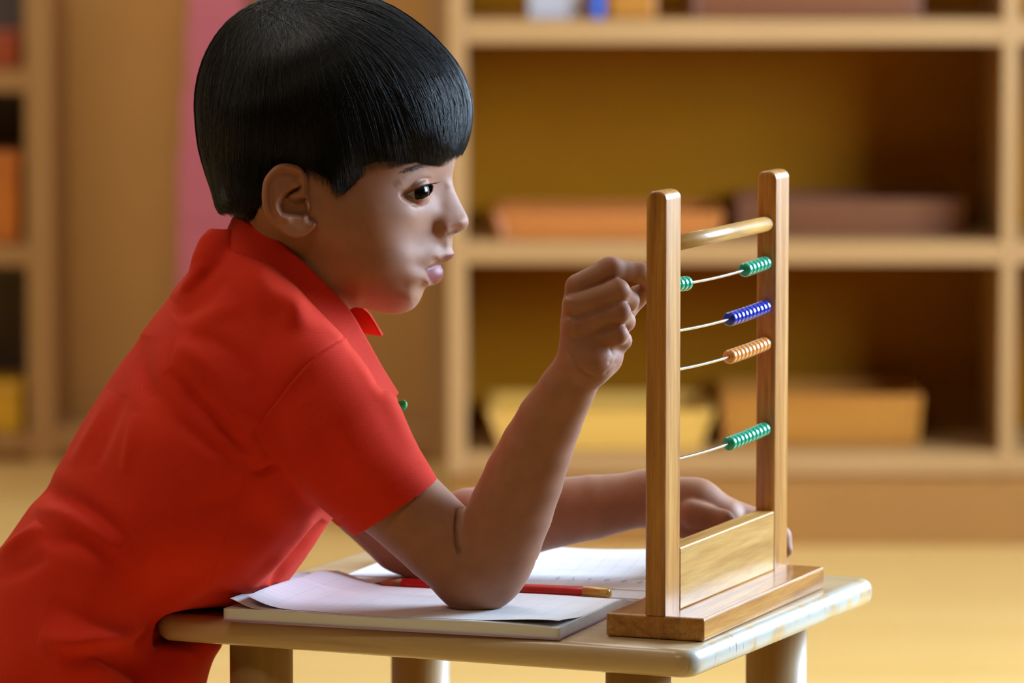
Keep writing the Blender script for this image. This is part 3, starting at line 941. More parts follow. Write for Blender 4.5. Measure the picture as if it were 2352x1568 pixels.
# inner rings follow a smoothed outline so that the grid stays even behind the lips and the nose
_th = np.unwrap(np.arctan2(Bd[:, 1] - A_CEN[1], Bd[:, 0] - A_CEN[0])); _r = np.hypot(Bd[:, 0] - A_CEN[0], Bd[:, 1] - A_CEN[1])
_turn = round((_th[-1] - _th[0]) / (2 * np.pi)) * 2 * np.pi
_k = np.exp(-.5 * (np.arange(-45, 46) / 15.0) ** 2); _k /= _k.sum()
_ths = np.convolve(np.concatenate([_th[-45:] - _turn, _th, _th[:45] + _turn]), _k, 'valid'); _rs = np.convolve(np.concatenate([_r[-45:], _r, _r[:45]]), _k, 'valid')
Bs = A_CEN + np.stack([np.cos(_ths) * _rs, np.sin(_ths) * _rs], 1)
_w = smooth01(rho, .72, 1.0)[None, 1:-1]
GX = A_CEN[0] + rho[None, 1:-1] * ((1 - _w) * Bs[:, None, 0] + _w * Bd[:, None, 0] - A_CEN[0])
GY = A_CEN[1] + rho[None, 1:-1] * ((1 - _w) * Bs[:, None, 1] + _w * Bd[:, None, 1] - A_CEN[1])
GX = np.hstack([GX.ravel(), A_CEN[0]]); GY = np.hstack([GY.ravel(), A_CEN[1]])
bdist, _ = poly_dist(GX, GY, Bd[::2], True)
hh = u2h(np.maximum(head_tps(GX, GY), .00018 * np.minimum(bdist, 12)))
def seen_of(GX, GY, h):
    k = D0 / (D0 - h)
    return 1176 + (GX - 1176) * k, 784 + (GY - 784) * k
def gauss(d, s): return np.exp(-(d / s) ** 2)
SX, SY = seen_of(GX, GY, hh)
lip = np.zeros(len(hh)); blush = np.zeros(len(hh)); dark = np.zeros(len(hh))
def line(pts, amp, sig, taper=True):
    global hh
    d, t = poly_dist(SX, SY, pts)
    w = gauss(d, sig)
    if taper: w = w * np.clip(np.minimum(t, 1 - t) * 5, 0, 1)
    hh = hh + amp * w
def blob(cx, cy, rx, ry, amp, ang=0.0, p=2):
    global hh
    ca, sa = math.cos(ang), math.sin(ang)
    x = ((SX - cx) * ca + (SY - cy) * sa) / rx; y_ = (-(SX - cx) * sa + (SY - cy) * ca) / ry
    hh = hh + amp * np.exp(-((x * x + y_ * y_) ** (p / 2)))
# nose wing, nostril, lips, chin fold, cheek
blob(1018, 523, 20, 18, .0009, 0, 2.5)
line([(997, 503), (991.5, 518), (994, 533), (1001, 543), (1012, 547)], -.0005, 6)
blob(1062, 510, 16, 14, .0016)
line([(1022, 540.5), (1032, 535.5), (1042, 532.5), (1050, 532)], -.0010, 4.5)
d, t = poly_dist(SX, SY, [(1024, 540), (1032, 536), (1042, 533), (1048, 532.5)]); dark = np.maximum(dark, .7 * gauss(d, 4.2))  # shade inside the nostril painted into the skin colour
line([(1036, 548), (1037, 560), (1038, 574)], -.0004, 5)
line([(1029, 546), (1027, 562), (1030, 577)], .0004, 5)
UL = [(976, 617), (992, 607), (1005, 598), (1017, 590), (1030, 585), (1041, 581), (1048, 583), (1047, 592), (1034, 600), (1021, 605), (1008, 605.5), (996, 609.5), (984, 615.5)]
LL = [(975.5, 618.5), (985, 615.5), (997, 609.5), (1006, 606), (1015, 609), (1023, 620), (1024, 632), (1018, 645), (1005, 654), (996, 653), (987, 643), (980, 630)]
for poly in (UL, LL):
    s_ = poly_sdf(SX, SY, poly)
    lip = np.maximum(lip, 1 - smooth01(s_, -2.2, 1.8))
blob(1002, 631, 20, 19, .0016, 0, 2.5)
blob(1022, 594, 18, 7, .0006, -.45)
line([(1014, 605), (1003, 606.5), (990, 612.5), (979, 617)], -.0010, 3.8)
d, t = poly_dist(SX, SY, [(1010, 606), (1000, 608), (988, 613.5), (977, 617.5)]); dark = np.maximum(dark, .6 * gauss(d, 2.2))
blob(955, 690, 22, 22, .0012)
blob(900, 560, 60, 55, .0012)
line([(1003, 548), (985, 568), (968, 590)], -.0002, 9)
blush = np.maximum(blush, .35 * np.exp(-(((SX - 880) / 75) ** 2 + ((SY - 640) / 70) ** 2)))
blush = np.maximum(blush, .5 * np.exp(-(((SX - 1062) / 16) ** 2 + ((SY - 512) / 16) ** 2)))
# eye: lids wrapped around the ball
EYE = (947.0, 440.0); ER = .0122; EC = .0312
er_px = ER * F_PX / (D0 - EC)
rr = np.hypot(SX - EYE[0], SY - EYE[1]) / er_px * ER
ball = EC + np.sqrt(np.maximum(ER ** 2 - rr ** 2, 0))
lidr = ER + .0013
lidz = np.where(rr < lidr, EC + np.sqrt(np.maximum(lidr ** 2 - rr ** 2, 0)), 0)
almond = [(932, 448), (943, 442.5), (955, 435.5), (968, 429), (980, 424.5), (989, 423), (993, 427), (991.5, 437), (987, 446), (979, 452.5), (968, 457), (956, 458.5), (945, 456), (937, 452)]
sd = poly_sdf(SX, SY, almond)
wrap = (1 - smooth01(rr, ER * .80, ER * 1.30)) * (1 - smooth01(sd, 4, 20))
hh = np.where(rr < lidr, np.maximum(hh, hh + wrap * (lidz - hh)), hh)
hh = np.where(rr < lidr, hh + .85 * (1 - smooth01(sd, 3, 16)) * (np.maximum(lidz, 0) - hh) * (rr < ER * 1.08), hh)
open_ = 1 - smooth01(sd, -1.6, 1.0)
hh = hh - open_ * np.maximum(hh - (np.where(rr < ER, ball, EC * .6) - .0035), 0)
upper = [(926, 441), (938, 429), (952, 419.5), (967, 412.5), (980, 408.5), (992, 409)]
line(upper, -.0012, 3.2)
line([(905, 428), (935, 412), (965, 403), (995, 399)], .0009, 10)
line([(938, 470), (955, 477), (973, 473), (986, 462)], -.0009, 4)
line([(936, 466), (955, 471), (972, 467)], .0005, 4)
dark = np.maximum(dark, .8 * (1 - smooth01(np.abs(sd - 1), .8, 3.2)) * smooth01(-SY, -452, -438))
hh = np.maximum(hh, 0.0003)

def head_vertices(sign):
    k = 1.0
    x = (GX - 1176) / F_PX * D0; y_ = -(GY - 784) / F_PX * D0
    return to_world(x, y_, -sign * hh)
nIn = NAn * (NRn - 2)
Vn = head_vertices(1); Vf = head_vertices(-1)
Vb = to_world((Bd[:, 0] - 1176) / F_PX * D0, -(Bd[:, 1] - 784) / F_PX * D0, np.zeros(NAn))
Vh = np.vstack([Vn, Vf, Vb])
def side_faces(o, flip):
    a, r = np.meshgrid(np.arange(NAn), np.arange(NRn - 3), indexing='ij')
    a2 = (a + 1) % NAn; w = NRn - 2
    q = np.stack([o + a * w + r, o + a * w + r + 1, o + a2 * w + r + 1, o + a2 * w + r], -1).reshape(-1, 4)
    k = np.arange(NAn); k2 = (k + 1) % NAn; bo = 2 * (nIn + 1)
    q = np.vstack([q, np.stack([o + k * w + w - 1, bo + k, bo + k2, o + k2 * w + w - 1], 1)])
    t = np.stack([np.full(NAn, o + nIn), o + k * w, o + k2 * w], 1)
    return (q[:, ::-1], t[:, ::-1]) if flip else (q, t)
q1, t1 = side_faces(0, True); q2, t2 = side_faces(nIn + 1, False)
z0_ = np.zeros(NAn)
head_parts = (Vh, np.vstack([q1, q2]), np.vstack([t1, t2]))
head_attr = {'lip': np.concatenate([lip, lip, np.where(((Bd[:, 1] > 579) & (Bd[:, 1] < 653) & (Bd[:, 0] > 990)), 1.0, 0.0)]),
             'blush': np.concatenate([blush, blush, z0_]), 'dark': np.concatenate([dark, dark, z0_])}

# ---- ears
ear_out = [(705, 404), (697, 393), (689.5, 384), (679, 379), (666.5, 376), (654, 375), (641, 377), (628, 384), (615.5, 397), (606.6, 411), (602.8, 426), (601, 447),
           (602, 468), (606.6, 487.6), (615.5, 504), (627, 517), (641, 528), (654, 538.6), (666.5, 545), (679, 547.5), (692, 545.6), (705, 540), (715, 532), (722.6, 524), (727, 514),
           (724, 500), (718, 482), (716, 462), (714, 440), (711, 420)]
EN, EM = 200, 60
eb = catmull(ear_out, EN, True)
ecen = np.array([664.0, 462.0])
erho = np.sin(np.linspace(0, 1, EM) * R90) ** .9
EX = ecen[0] + erho[None, :] * (eb[:, None, 0] - ecen[0]); EY = ecen[1] + erho[None, :] * (eb[:, None, 1] - ecen[1])
edist = -poly_sdf(EX, EY, eb[::2])
tilt = smooth01(722 - EX, 0, 118)
e_h = .0765 + .0120 * tilt - .0125 * smooth01(EX, 697, 722) * (1 - smooth01(EY, 492, 520)) - .004 * smooth01(EY, 480, 545)
back = (EX < 705)
de, te = poly_dist(EX, EY, ear_out[:23])
rim = np.exp(-((de - 8) / 6.0) ** 2)
rel = .0020 * rim * smooth01(710 - EX, 0, 25) * smooth01(520 - EY, 0, 60) - .0016 * np.exp(-((de - 21) / 6.0) ** 2) * smooth01(700 - EX, 0, 20) * smooth01(505 - EY, 0, 20)
dah, _ = poly_dist(EX, EY, [(690, 412), (668, 425), (648, 440), (634, 462), (632, 482), (643, 498), (660, 503)])
rel += .0022 * gauss(dah, 9)
concha = [(640, 485), (646, 493), (661, 496), (679, 498), (692, 500), (705, 496), (711, 488), (706, 477), (703, 465), (705, 454), (700, 450), (689, 451), (676, 453), (668, 450), (676, 445), (686, 440), (692, 432), (691, 424), (679, 429.5), (666.5, 435), (654, 443), (643, 455), (637, 468)]
sc_ = poly_sdf(EX, EY, concha)
cb = 1 - smooth01(sc_, -9, 3)
crus, _ = poly_dist(EX, EY, [(704, 440), (690, 446), (672, 452), (656, 458)])
rel += -.0075 * cb * (1 - .45 * gauss(crus, 6))
tri, _ = poly_dist(EX, EY, [(686, 402), (692, 412), (690, 420)])
rel += -.0014 * gauss(tri, 7)
trag = np.hypot((EX - 711) / 8, (EY - 472) / 13)
rel += .0035 * np.exp(-trag ** 2)
rel += .0012 * np.exp(-(((EX - 682) / 22) ** 2 + ((EY - 526) / 14) ** 2))
edge = smooth01(edist, 0, 7)
e_top = e_h + rel - .0022 * (1 - edge) ** 2
e_bot = np.minimum(e_h - .0030, e_top - .0018) - .010 * smooth01(EX, 655, 690)
e_bot = np.where(edist < .01, e_top - .0008, e_bot)
def ear_world(h, sign):
    k = (D0 - h) / F_PX
    return to_world((EX - 1176) * k, -(EY - 784) * k, -sign * h)
def ear_mesh(sign):
    A = ear_world(e_top, sign).reshape(-1, 3); B = ear_world(e_bot, sign).reshape(-1, 3)
    n = EN * EM
    a, r = np.meshgrid(np.arange(EN), np.arange(EM - 1), indexing='ij'); a2 = (a + 1) % EN
    q = np.stack([a * EM + r, a * EM + r + 1, a2 * EM + r + 1, a2 * EM + r], -1).reshape(-1, 4)
    k = np.arange(EN); k2 = (k + 1) % EN
    rimq = np.stack([k * EM + EM - 1, n + k * EM + EM - 1, n + k2 * EM + EM - 1, k2 * EM + EM - 1], 1)
    q = np.vstack([q[:, ::-1] if sign > 0 else q, (q + n) if sign > 0 else (q + n)[:, ::-1], rimq[:, ::-1] if sign > 0 else rimq])
    return np.vstack([A, B]), q, None
ear_n = ear_mesh(1); ear_f = ear_mesh(-1)
ear_blush = np.concatenate([(.35 + .5 * gauss(dah, 40) * tilt + .3 * (1 - edge)).ravel()] * 2)
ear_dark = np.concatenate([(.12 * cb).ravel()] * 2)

# ---- arms and hands
ZN = ZT + .0098                       # top of the notebook pages
def J(px, py, d, rpx):
    return P(px, py, d), rpx * d / F_PX
def chain(fd, js, k, kk=None):
    """joints -> one limb field with its own blends"""
    for (a, ra), (b, rb) in zip(js[:-1], js[1:]):
        fd.cone(a, b, ra, rb, k)
def bounds(js, m):
    p = np.array([j[0] for j in js]); r = max(j[1] for j in js)
    return p.min(0) - r - m, p.max(0) + r + m

# near (right) arm
up_arm = [J(760, 960, 3.442, 104), J(905, 1142, 3.452, 101), J(1015, 1245, 3.446, 96), J(1085, 1300, 3.440, 88)]
fore = [J(1118, 1296, 3.440, 92), J(1148, 1235, 3.436, 97), J(1174, 1170, 3.430, 96), J(1203, 1098, 3.423, 91), J(1232, 1030, 3.415, 83), J(1262, 966, 3.408, 75), J(1300, 897, 3.398, 65), J(1340, 830, 3.388, 57)]
elbow = [J(1082, 1335, 3.442, 60), J(1120, 1330, 3.440, 62)]
dh = 3.385
fingers = [
    [J(1326, 657, dh - .004, 28), J(1402, 617, dh - .002, 26), J(1468, 626, dh + .010, 22), J(1502, 652, dh + .016, 18)],
    [J(1323, 702, dh - .010, 29), J(1417, 669, dh - .009, 27), J(1443, 690, dh + .010, 23), J(1440, 712, dh + .022, 19)],
    [J(1324, 748, dh - .010, 28), J(1421, 716, dh - .010, 25), J(1436, 738, dh + .008, 21), J(1405, 748, dh + .016, 18)],
    [J(1334, 792, dh - .006, 26), J(1418, 767, dh - .008, 22), J(1430, 782, dh + .008, 19), J(1402, 790, dh + .014, 16)],
]
thumb = [J(1378, 800, dh + .022, 38), J(1425, 730, dh + .032, 26), J(1462, 682, dh + .026, 23), J(1488, 662, dh + .020, 18)]
palm = [(J(1345, 822, dh + .003, 52), J(1328, 664, dh + .004, 30)), (J(1345, 822, dh + .001, 52), J(1325, 706, dh - .002, 31)),
        (J(1350, 822, dh, 52), J(1326, 750, dh - .002, 30)), (J(1358, 826, dh, 50), J(1338, 790, dh - .001, 29)),
        (J(1362, 822, dh + .006, 46), J(1388, 816, dh + .010, 38)), (J(1388, 816, dh + .010, 37), J(1392, 770, dh + .016, 34)),
        (J(1380, 720, dh + .016, 34), J(1385, 790, dh + .014, 36))]
allj = up_arm + fore + elbow + sum(fingers, []) + thumb
lo, hi = bounds(allj, .004)
HG = .00105
arm = Field(lo, hi, HG, .016)
chain(arm, fore, .0015)
for a, b in palm: arm.cone(a[0], b[0], a[1], b[1], .008)
chain(arm, thumb, .004)
hand_f = []
for fj in fingers:
    f2 = Field(lo, hi, HG, .016); chain(f2, fj, .0045); hand_f.append(f2)
fing = hand_f[0].F
for f2 in hand_f[1:]: fing = smin(fing, f2.F, .0012)
arm.F = smin(arm.F, fing, .0045)
ua = Field(lo, hi, HG, .016)
chain(ua, up_arm, .0015)
ua.cone(*[elbow[0][0], elbow[1][0], elbow[0][1], elbow[1][1]], .022)
arm.F = smin(arm.F, ua.F, .0035)
# soft union low down at the joint, crisp crease higher up
sl, g = arm.sub(*bounds([J(1100, 1320, 3.44, 95)], .01))
j1 = Field.cone_d(g, P(1095, 1300, 3.44), P(1130, 1285, 3.438), 84 * 3.44 / F_PX, 84 * 3.44 / F_PX)
arm.F[sl] = smin(arm.F[sl], j1, .010)
# the elbow is flattened where it rests on the page
gz = (np.arange(arm.n[2]) * HG + arm.lo[2]).astype(np.float32)
gx = (np.arange(arm.n[0]) * HG + arm.lo[0])
press = (ZN + .0004 - gz)[None, None, :]
arm.F = np.maximum(arm.F, press.astype(np.float32))
Va, Qa = arm.mesh()
Va = lap_smooth(Va, Qa, 2, .5)
arm_parts = (Va, Qa, None)
sxa, sya = seen_px(Va)
Nrm = vert_normals(Va, Qa)
def crease(V, N, SXv, SYv, pts, amp, sig, taper=True):
    d, t = poly_dist(SXv, SYv, pts)
    w = gauss(d, sig) * (N @ FW < .1)
    if taper: w = w * np.clip(np.minimum(t, 1 - t) * 6 + .2, 0, 1)
    return V + N * (amp * w)[:, None]
for pts, amp, sig in (([(1300, 800), (1318, 832), (1345, 856), (1372, 868)], -.0012, 5), ([(1400, 795), (1408, 815), (1398, 838)], -.0007, 4),
                      ([(1388, 860), (1404, 846), (1416, 828)], -.0006, 3), ([(1296, 684), (1304, 692), (1318, 690)], .0009, 6), ([(1298, 732), (1310, 738)], .0008, 7),
                      ([(1052, 1170), (1047, 1210), (1049, 1250), (1056, 1278)], -.0042, 3.6)):
    Va = crease(Va, Nrm, sxa, sya, pts, amp, sig)
arm_parts = (Va, Qa, None)
knu = np.zeros(len(Va))
for kx, ky, s in ((1305, 640, 22), (1402, 600, 26), (1435, 655, 22), (1440, 710, 20), (1438, 760, 20), (1455, 655, 18)):
    knu = np.maximum(knu, .35 * np.exp(-((sxa - kx) ** 2 + (sya - ky) ** 2) / s ** 2))
knu = np.maximum(knu, .35 * np.exp(-((sxa - 1090) ** 2 + (sya - 1370) ** 2) / 60 ** 2))

# far (left) arm
up2 = [J(700, 960, 3.60, 100), J(850, 1150, 3.615, 92), J(930, 1235, 3.618, 84), J(965, 1262, 3.620, 70)]
fore2 = [J(985, 1240, 3.620, 86), J(1080, 1205, 3.622, 84), J(1220, 1186, 3.626, 84), J(1360, 1165, 3.628, 74), J(1490, 1143, 3.628, 60)]
hand2 = [(J(1490, 1143, 3.628, 58), J(1600, 1158, 3.626, 54)), (J(1600, 1158, 3.624, 54), J(1660, 1190, 3.622, 48)),
         (J(1530, 1180, 3.618, 44), J(1620, 1215, 3.616, 36))]
ix2 = [J(1655, 1172, 3.626, 36), J(1745, 1200, 3.634, 30), J(1792, 1232, 3.638, 24), J(1804, 1262, 3.634, 18)]
md2 = [J(1650, 1205, 3.634, 36), J(1735, 1240, 3.640, 28), J(1785, 1275, 3.642, 22), J(1795, 1300, 3.640, 17)]
rg2 = [J(1630, 1225, 3.640, 32), J(1710, 1265, 3.646, 25), J(1755, 1292, 3.648, 20)]
th2 = [J(1590, 1180, 3.606, 34), J(1662, 1196, 3.598, 24), J(1700, 1232, 3.594, 21), J(1722, 1264, 3.594, 17)]
pk2 = [J(1610, 1235, 3.646, 28), J(1680, 1275, 3.652, 22), J(1715, 1296, 3.654, 17)]
al2 = up2 + fore2 + ix2 + md2 + rg2 + th2 + pk2
lo2, hi2 = bounds(al2, .004)
H2 = .0013
arm2 = Field(lo2, hi2, H2, .016)
chain(arm2, fore2, .0015)
for a, b in hand2: arm2.cone(a[0], b[0], a[1], b[1], .010)
for js in (ix2, md2, rg2, pk2):
    f2 = Field(lo2, hi2, H2, .016); chain(f2, js, .004); arm2.F = smin(arm2.F, f2.F, .0035)
f2 = Field(lo2, hi2, H2, .016); chain(f2, th2, .004); arm2.F = smin(arm2.F, f2.F, .0025)
f2 = Field(lo2, hi2, H2, .016); chain(f2, up2, .0015); arm2.F = smin(arm2.F, f2.F, .010)
gz = (np.arange(arm2.n[2]) * H2 + arm2.lo[2]).astype(np.float32)
arm2.F = np.maximum(arm2.F, (ZT + .0064 - gz)[None, None, :].astype(np.float32))
V2, Q2 = arm2.mesh()
V2 = lap_smooth(V2, Q2, 2, .5)

# hidden trunk under the shirt, so that the body is one figure
trunk = []
tv = [L2(700, 800), L2(560, 820), L2(380, 1050), L2(230, 1300), L2(180, 1480)]
tr = [.03, .045, .045, .045, .04]
pts = np.array([to_world(p[0], p[1], 0.0) for p in tv])
trunk = tube_np(catmull(pts, 16), np.interp(np.linspace(0, 1, 16), np.linspace(0, 1, 5), tr), 24)

V, Q, T = join_np([head_parts, ear_n, ear_f, arm_parts, (V2, Q2, None), trunk])
nz = len(V) - len(Vh) - 2 * len(ear_blush) - len(Va)
body_attr = {'lip': np.concatenate([head_attr['lip'], np.zeros(len(V) - len(Vh))]),
             'blush': np.concatenate([head_attr['blush'], ear_blush, ear_blush, knu, np.zeros(nz)]),
             'dark': np.concatenate([head_attr['dark'], ear_dark, ear_dark, np.zeros(len(Va) + nz)])}
body = to_person(mesh_np('body', V, Q, T, M['skin'], attrs=body_attr))
body['label'] = 'brown skin of face, neck, arms and hands'

# ---- eyes
def eye_mat():
    nb = NB('eye')
    tc = nb.t.nodes.new('ShaderNodeTexCoord')
    sp = nb.t.nodes.new('ShaderNodeSeparateXYZ'); nb.link(tc.outputs['Object'], sp.inputs[0])
    z = nb.math('DIVIDE', sp.outputs['Z'], ER)
    c = nb.ramp(z, [(.0, srgb(140, 120, 110)), (.765, srgb(160, 145, 138)), (.78, srgb(14, 9, 8)), (.86, srgb(24, 13, 9)), (.93, srgb(20, 10, 7)), (.945, srgb(3, 3, 3)), (1, srgb(3, 3, 3))])
    nb.set(Base_Color=c, Roughness=.12, Coat_Weight=.0, Specular_IOR_Level=.22)
    return nb.m
M['eye'] = eye_mat()
M['lash'] = plain_mat('lash_black', srgb(16, 13, 12), .5, var=.1)
for sign in (1, -1):
    xy = L2(EYE[0], EYE[1], -EC)
    c0 = to_world(xy[0], xy[1], -sign * EC)
    bm = bmesh.new(); bmesh.ops.create_uvsphere(bm, u_segments=48, v_segments=32, radius=ER)
    for v in bm.verts:                       # corneal bulge
        if v.co.z > .82 * ER: v.co.z += (v.co.z - .82 * ER) * .22
    o = bm_obj('eye', bm, M['eye'], None, True)
    gaze = Vector(RT * math.cos(math.radians(42)) - FW * sign * math.sin(math.radians(42)) * 1.0 - UP * .10).normalized()
    o.rotation_mode = 'QUATERNION'
    o.matrix_world = Matrix.Translation(c0) @ gaze.to_track_quat('Z', 'Y').to_matrix().to_4x4()
    mw = o.matrix_world.copy()
    to_person(o)
    bpy.context.view_layer.update()
    o.matrix_world = mw
def hair_tubes(paths, r, n=4):
    return join_np([tube_np(p, np.linspace(1, .12, len(p)) * r, n, False) for p in paths])
random.seed(11)
ul = catmull([(935, 447), (944, 441.5), (955, 435), (968, 428.5), (981, 424), (991, 422.5)], 30)
for sign in (1, -1):
    lp = []
    for i, (px, py) in enumerate(ul):
        for rep in range(2):
            t = i / 29.0
            h = EC + math.sqrt(max((ER + .0012) ** 2 - (math.hypot(px - EYE[0], py - EYE[1]) / er_px * ER) ** 2, 0))
            ln = (10 + 13 * t) * random.uniform(.75, 1.1)
            ang = math.radians(150 - 150 * t + random.uniform(-10, 10)) if t < .25 else math.radians(25 - 35 * t + random.uniform(-8, 8))
            dx, dy = math.cos(ang) * ln, math.sin(ang) * ln * .6
            pth = []
            for s in np.linspace(0, 1, 5):
                hh_ = h + .0008 + .0045 * s * (1 - .6 * t)
                q = L2(px + dx * s, py + dy * s - 4.0 * s * s * t, -hh_)
                pth.append(to_world(q[0], q[1], -sign * hh_))
            lp.append(np.array(pth))
    to_person(mesh_np('eyelashes', *hair_tubes(lp, .00016)[:2], None, M['lash']))['kind'] = 'stuff'
# eyebrows
def head_h(px, py):
    h = .05
    for _ in range(4):
        x, y_ = ortho((px, py, h))
        h = float(u2h(head_tps(np.array([x]), np.array([y_])))[0])
    return h
brow = catmull([(924, 396), (938, 391), (958, 384), (985, 377), (1008, 374)], 46)
for sign in (1, -1):
    bp = []
    for px, py in brow:
        ln_ = random.uniform(9, 19)
        for rep in range(14):
            a = px + random.uniform(-6, 6); b = py + random.uniform(-6, 5) * (.4 + .6 * smooth01(px, 905, 950))
            h0 = head_h(a, b); pth = []
            for s in np.linspace(0, 1, 4):
                xx, yy = a - ln_ * s, b + (1 + rep * .35) * s * .8
                h1 = h0 + .0003 + .0030 * s * (.3 if px < 940 else 1)
                q = L2(xx, yy, -h1); pth.append(to_world(q[0], q[1], -sign * h1))
            bp.append(np.array(pth))
    to_person(mesh_np('eyebrow', *hair_tubes(bp, .00006)[:2], None, M['lash']))['kind'] = 'stuff'

# ---- hair
hair_out = [(1064, 352), (1075, 325), (1082, 290), (1084, 250), (1076, 205), (1052, 152), (1002, 92), (942, 42), (880, 6), (800, -18), (720, -26), (650, -18), (600, -2), (560, 20), (518, 56), (481, 110), (460, 165), (450, 225),
            (452, 290), (459, 345), (472, 395), (486, 440), (494, 475), (503, 492), (520, 498), (560, 530), (640, 560), (760, 540), (860, 470), (960, 430), (1040, 385)]
hair_ctrl = [(640, 200, .0835), (560, 250, .077), (760, 180, .0805), (850, 220, .0745), (930, 260, .064), (700, 90, .067), (800, 90, .063), (600, 110, .061),
             (900, 130, .053), (520, 300, .060), (985, 220, .050), (1020, 290, .042), (545, 400, .060), (690, 300, .0838), (800, 300, .0800), (880, 320, .0715), (960, 330, .0575), (1010, 350, .043), (1040, 340, .034),
             (640, 420, .0725), (720, 400, .0735), (800, 430, .0715), (600, 480, .063), (670, 370, .0775), (660, 480, .066), (520, 470, .045), (780, 450, .0725), (560, 500, .052), (900, 365, .0670)]
HB = catmull(hair_out, 300, True)
hxy = np.array([ortho(p) for p in hair_ctrl]); hv = np.array([p[2] for p in hair_ctrl])
hair_tps = TPS(np.vstack([hxy, HB[::3]]), np.concatenate([h2u(hv), np.zeros(len(HB[::3]))]), 2e-5)
def hair_h(px, py):                  # px, py in mid-plane scale
    return u2h(np.maximum(hair_tps(px, py), 1e-7))
hairline = [(488, 470), (500, 489), (518, 495), (540, 497), (575, 512), (600, 525), (640, 500), (690, 440), (699, 400), (712, 404), (742, 420), (763, 437), (773, 453), (785, 461), (800, 463), (811, 466), (816, 445), (823, 420), (836, 396), (858, 386), (886, 382), (930, 388), (962, 391), (995, 384), (1020, 373), (1044, 360), (1064, 352)]
hl = catmull(hairline, 400)
# cap under the strands
HC = np.array([760.0, 250.0])
nA, nR = 300, 70
hr = np.sin(np.linspace(0, 1, nR) * R90)
CX = HC[0] + .976 * hr[None, 1:] * (HB[:, None, 0] - HC[0]); CY = HC[1] + .976 * hr[None, 1:] * (HB[:, None, 1] - HC[1])
chh = np.maximum(hair_h(CX, CY) - .0030, .0002)
kx = D0 / (D0 - chh)
csx = 1176 + (CX - 1176) * kx; csy = 784 + (CY - 784) * kx
hair_poly = [tuple(p) for p in hl[::4]] + [(1090, 330), (1100, 200), (1000, -40), (700, -60), (480, -40), (420, 200), (440, 400)]
inside = poly_sdf(csx, csy, hair_poly) < -9
nI = nA * (nR - 1)
def cap_world(s): return to_world((CX - 1176) / F_PX * D0, -(CY - 784) / F_PX * D0, -s * chh).reshape(-1, 3)
Vc = np.vstack([cap_world(1), cap_world(-1)])
a, r = np.meshgrid(np.arange(nA), np.arange(nR - 2), indexing='ij'); a2 = (a + 1) % nA; w = nR - 1
q = np.stack([a * w + r, a * w + r + 1, a2 * w + r + 1, a2 * w + r], -1).reshape(-1, 4)
q = q[inside.ravel()[q].all(1)]
k = np.arange(nA); k2 = (k + 1) % nA
seam = np.stack([k * w + w - 1, nI + k * w + w - 1, nI + k2 * w + w - 1, k2 * w + w - 1], 1)
seam = seam[inside.ravel()[k * w + w - 1]]
def hair_mat(name, lo_, hi_, rough):
    nb = NB(name)
    n = nb.noise(nb.coords(), 240, 3)
    nb.set(Base_Color=nb.ramp(n, [(.3, lo_), (.7, hi_)]), Roughness=rough, Specular_IOR_Level=.38)
    return nb.m
M['hair'] = hair_mat('hair_black', (.006, .006, .007, 1), (.013, .012, .012, 1), .38)
M['hair_in'] = hair_mat('hair_black_under', (.004, .004, .004, 1), (.006, .0055, .0055, 1), .85)
M['hair_in'].node_tree.nodes['Principled BSDF'].inputs['Specular IOR Level'].default_value = .08
hair = to_person(mesh_np('hair', Vc, np.vstack([q[:, ::-1], q + nI, seam[:, ::-1]]), None, M['hair_in']))
hair['label'] = 'short straight black hair with a heavy fringe'
# strands combed from the whorl
rng = np.random.default_rng(7)
def strands(N, M_=13):
    t = rng.uniform(0, 1, N)
    kind = rng.uniform(0, 1, N)
    t = np.where(kind < .30, 1 - .14 * rng.uniform(0, 1, N), np.where(kind < .52, .16 * rng.uniform(0, 1, N), t))
    push = np.where(kind < .52, rng.uniform(.9, 1.45, N), 1.0)
    # denser along the fringe and the side
    tgt = np.stack([np.interp(t, np.linspace(0, 1, len(hl)), hl[:, k]) for k in range(2)], 1)
    tgt += rng.normal(0, 1, (N, 2)) * np.array([6, 5])
    fr = smooth01(tgt[:, 0], 830, 900)
    # tips sit a bit above the line for inner layers
    lift = rng.uniform(0, 1, N) ** 3 * 60
    tgt[:, 1] -= lift * (1 - .75 * fr)
    who = np.array([636.0, 14.0]) + rng.normal(0, 1, (N, 2)) * np.array([30, 13])
    # each strand starts on its own side of the crown
    dirx = (tgt[:, 0] - 640) / 420
    who[:, 0] += np.clip(dirx, -1, 1) * rng.uniform(0, 70, N)
    far = np.clip(np.abs(dirx), 0, 1)
    cpt = np.stack([np.where(dirx > 0, who[:, 0] + (tgt[:, 0] - who[:, 0]) * (.62 + .30 * far), who[:, 0] + (tgt[:, 0] - who[:, 0]) * (.95 + .40 * far)),
                    np.where(dirx > 0, who[:, 1] + (tgt[:, 1] - who[:, 1]) * (.16 + .10 * (1 - far)), who[:, 1] + (tgt[:, 1] - who[:, 1]) * .18)], 1)
    cpt = np.where((kind < .52)[:, None], who + (cpt - who) * push[:, None] - np.stack([0 * push, 60 * (push - .9)], 1), cpt)
    cl = rng.normal(0, 1, (N, 2)) * 6
    s0 = rng.uniform(0, .55, N) ** 1.5                 # many start lower on the skull
    s = s0[:, None] + (1 - s0)[:, None] * np.linspace(0, 1, M_)[None, :]
    px = (1 - s) ** 2 * who[:, None, 0] + 2 * s * (1 - s) * (cpt[:, None, 0] + cl[:, None, 0]) + s ** 2 * tgt[:, None, 0]
    py = (1 - s) ** 2 * who[:, None, 1] + 2 * s * (1 - s) * (cpt[:, None, 1] + cl[:, None, 1]) + s ** 2 * tgt[:, None, 1]
    return px, py, s
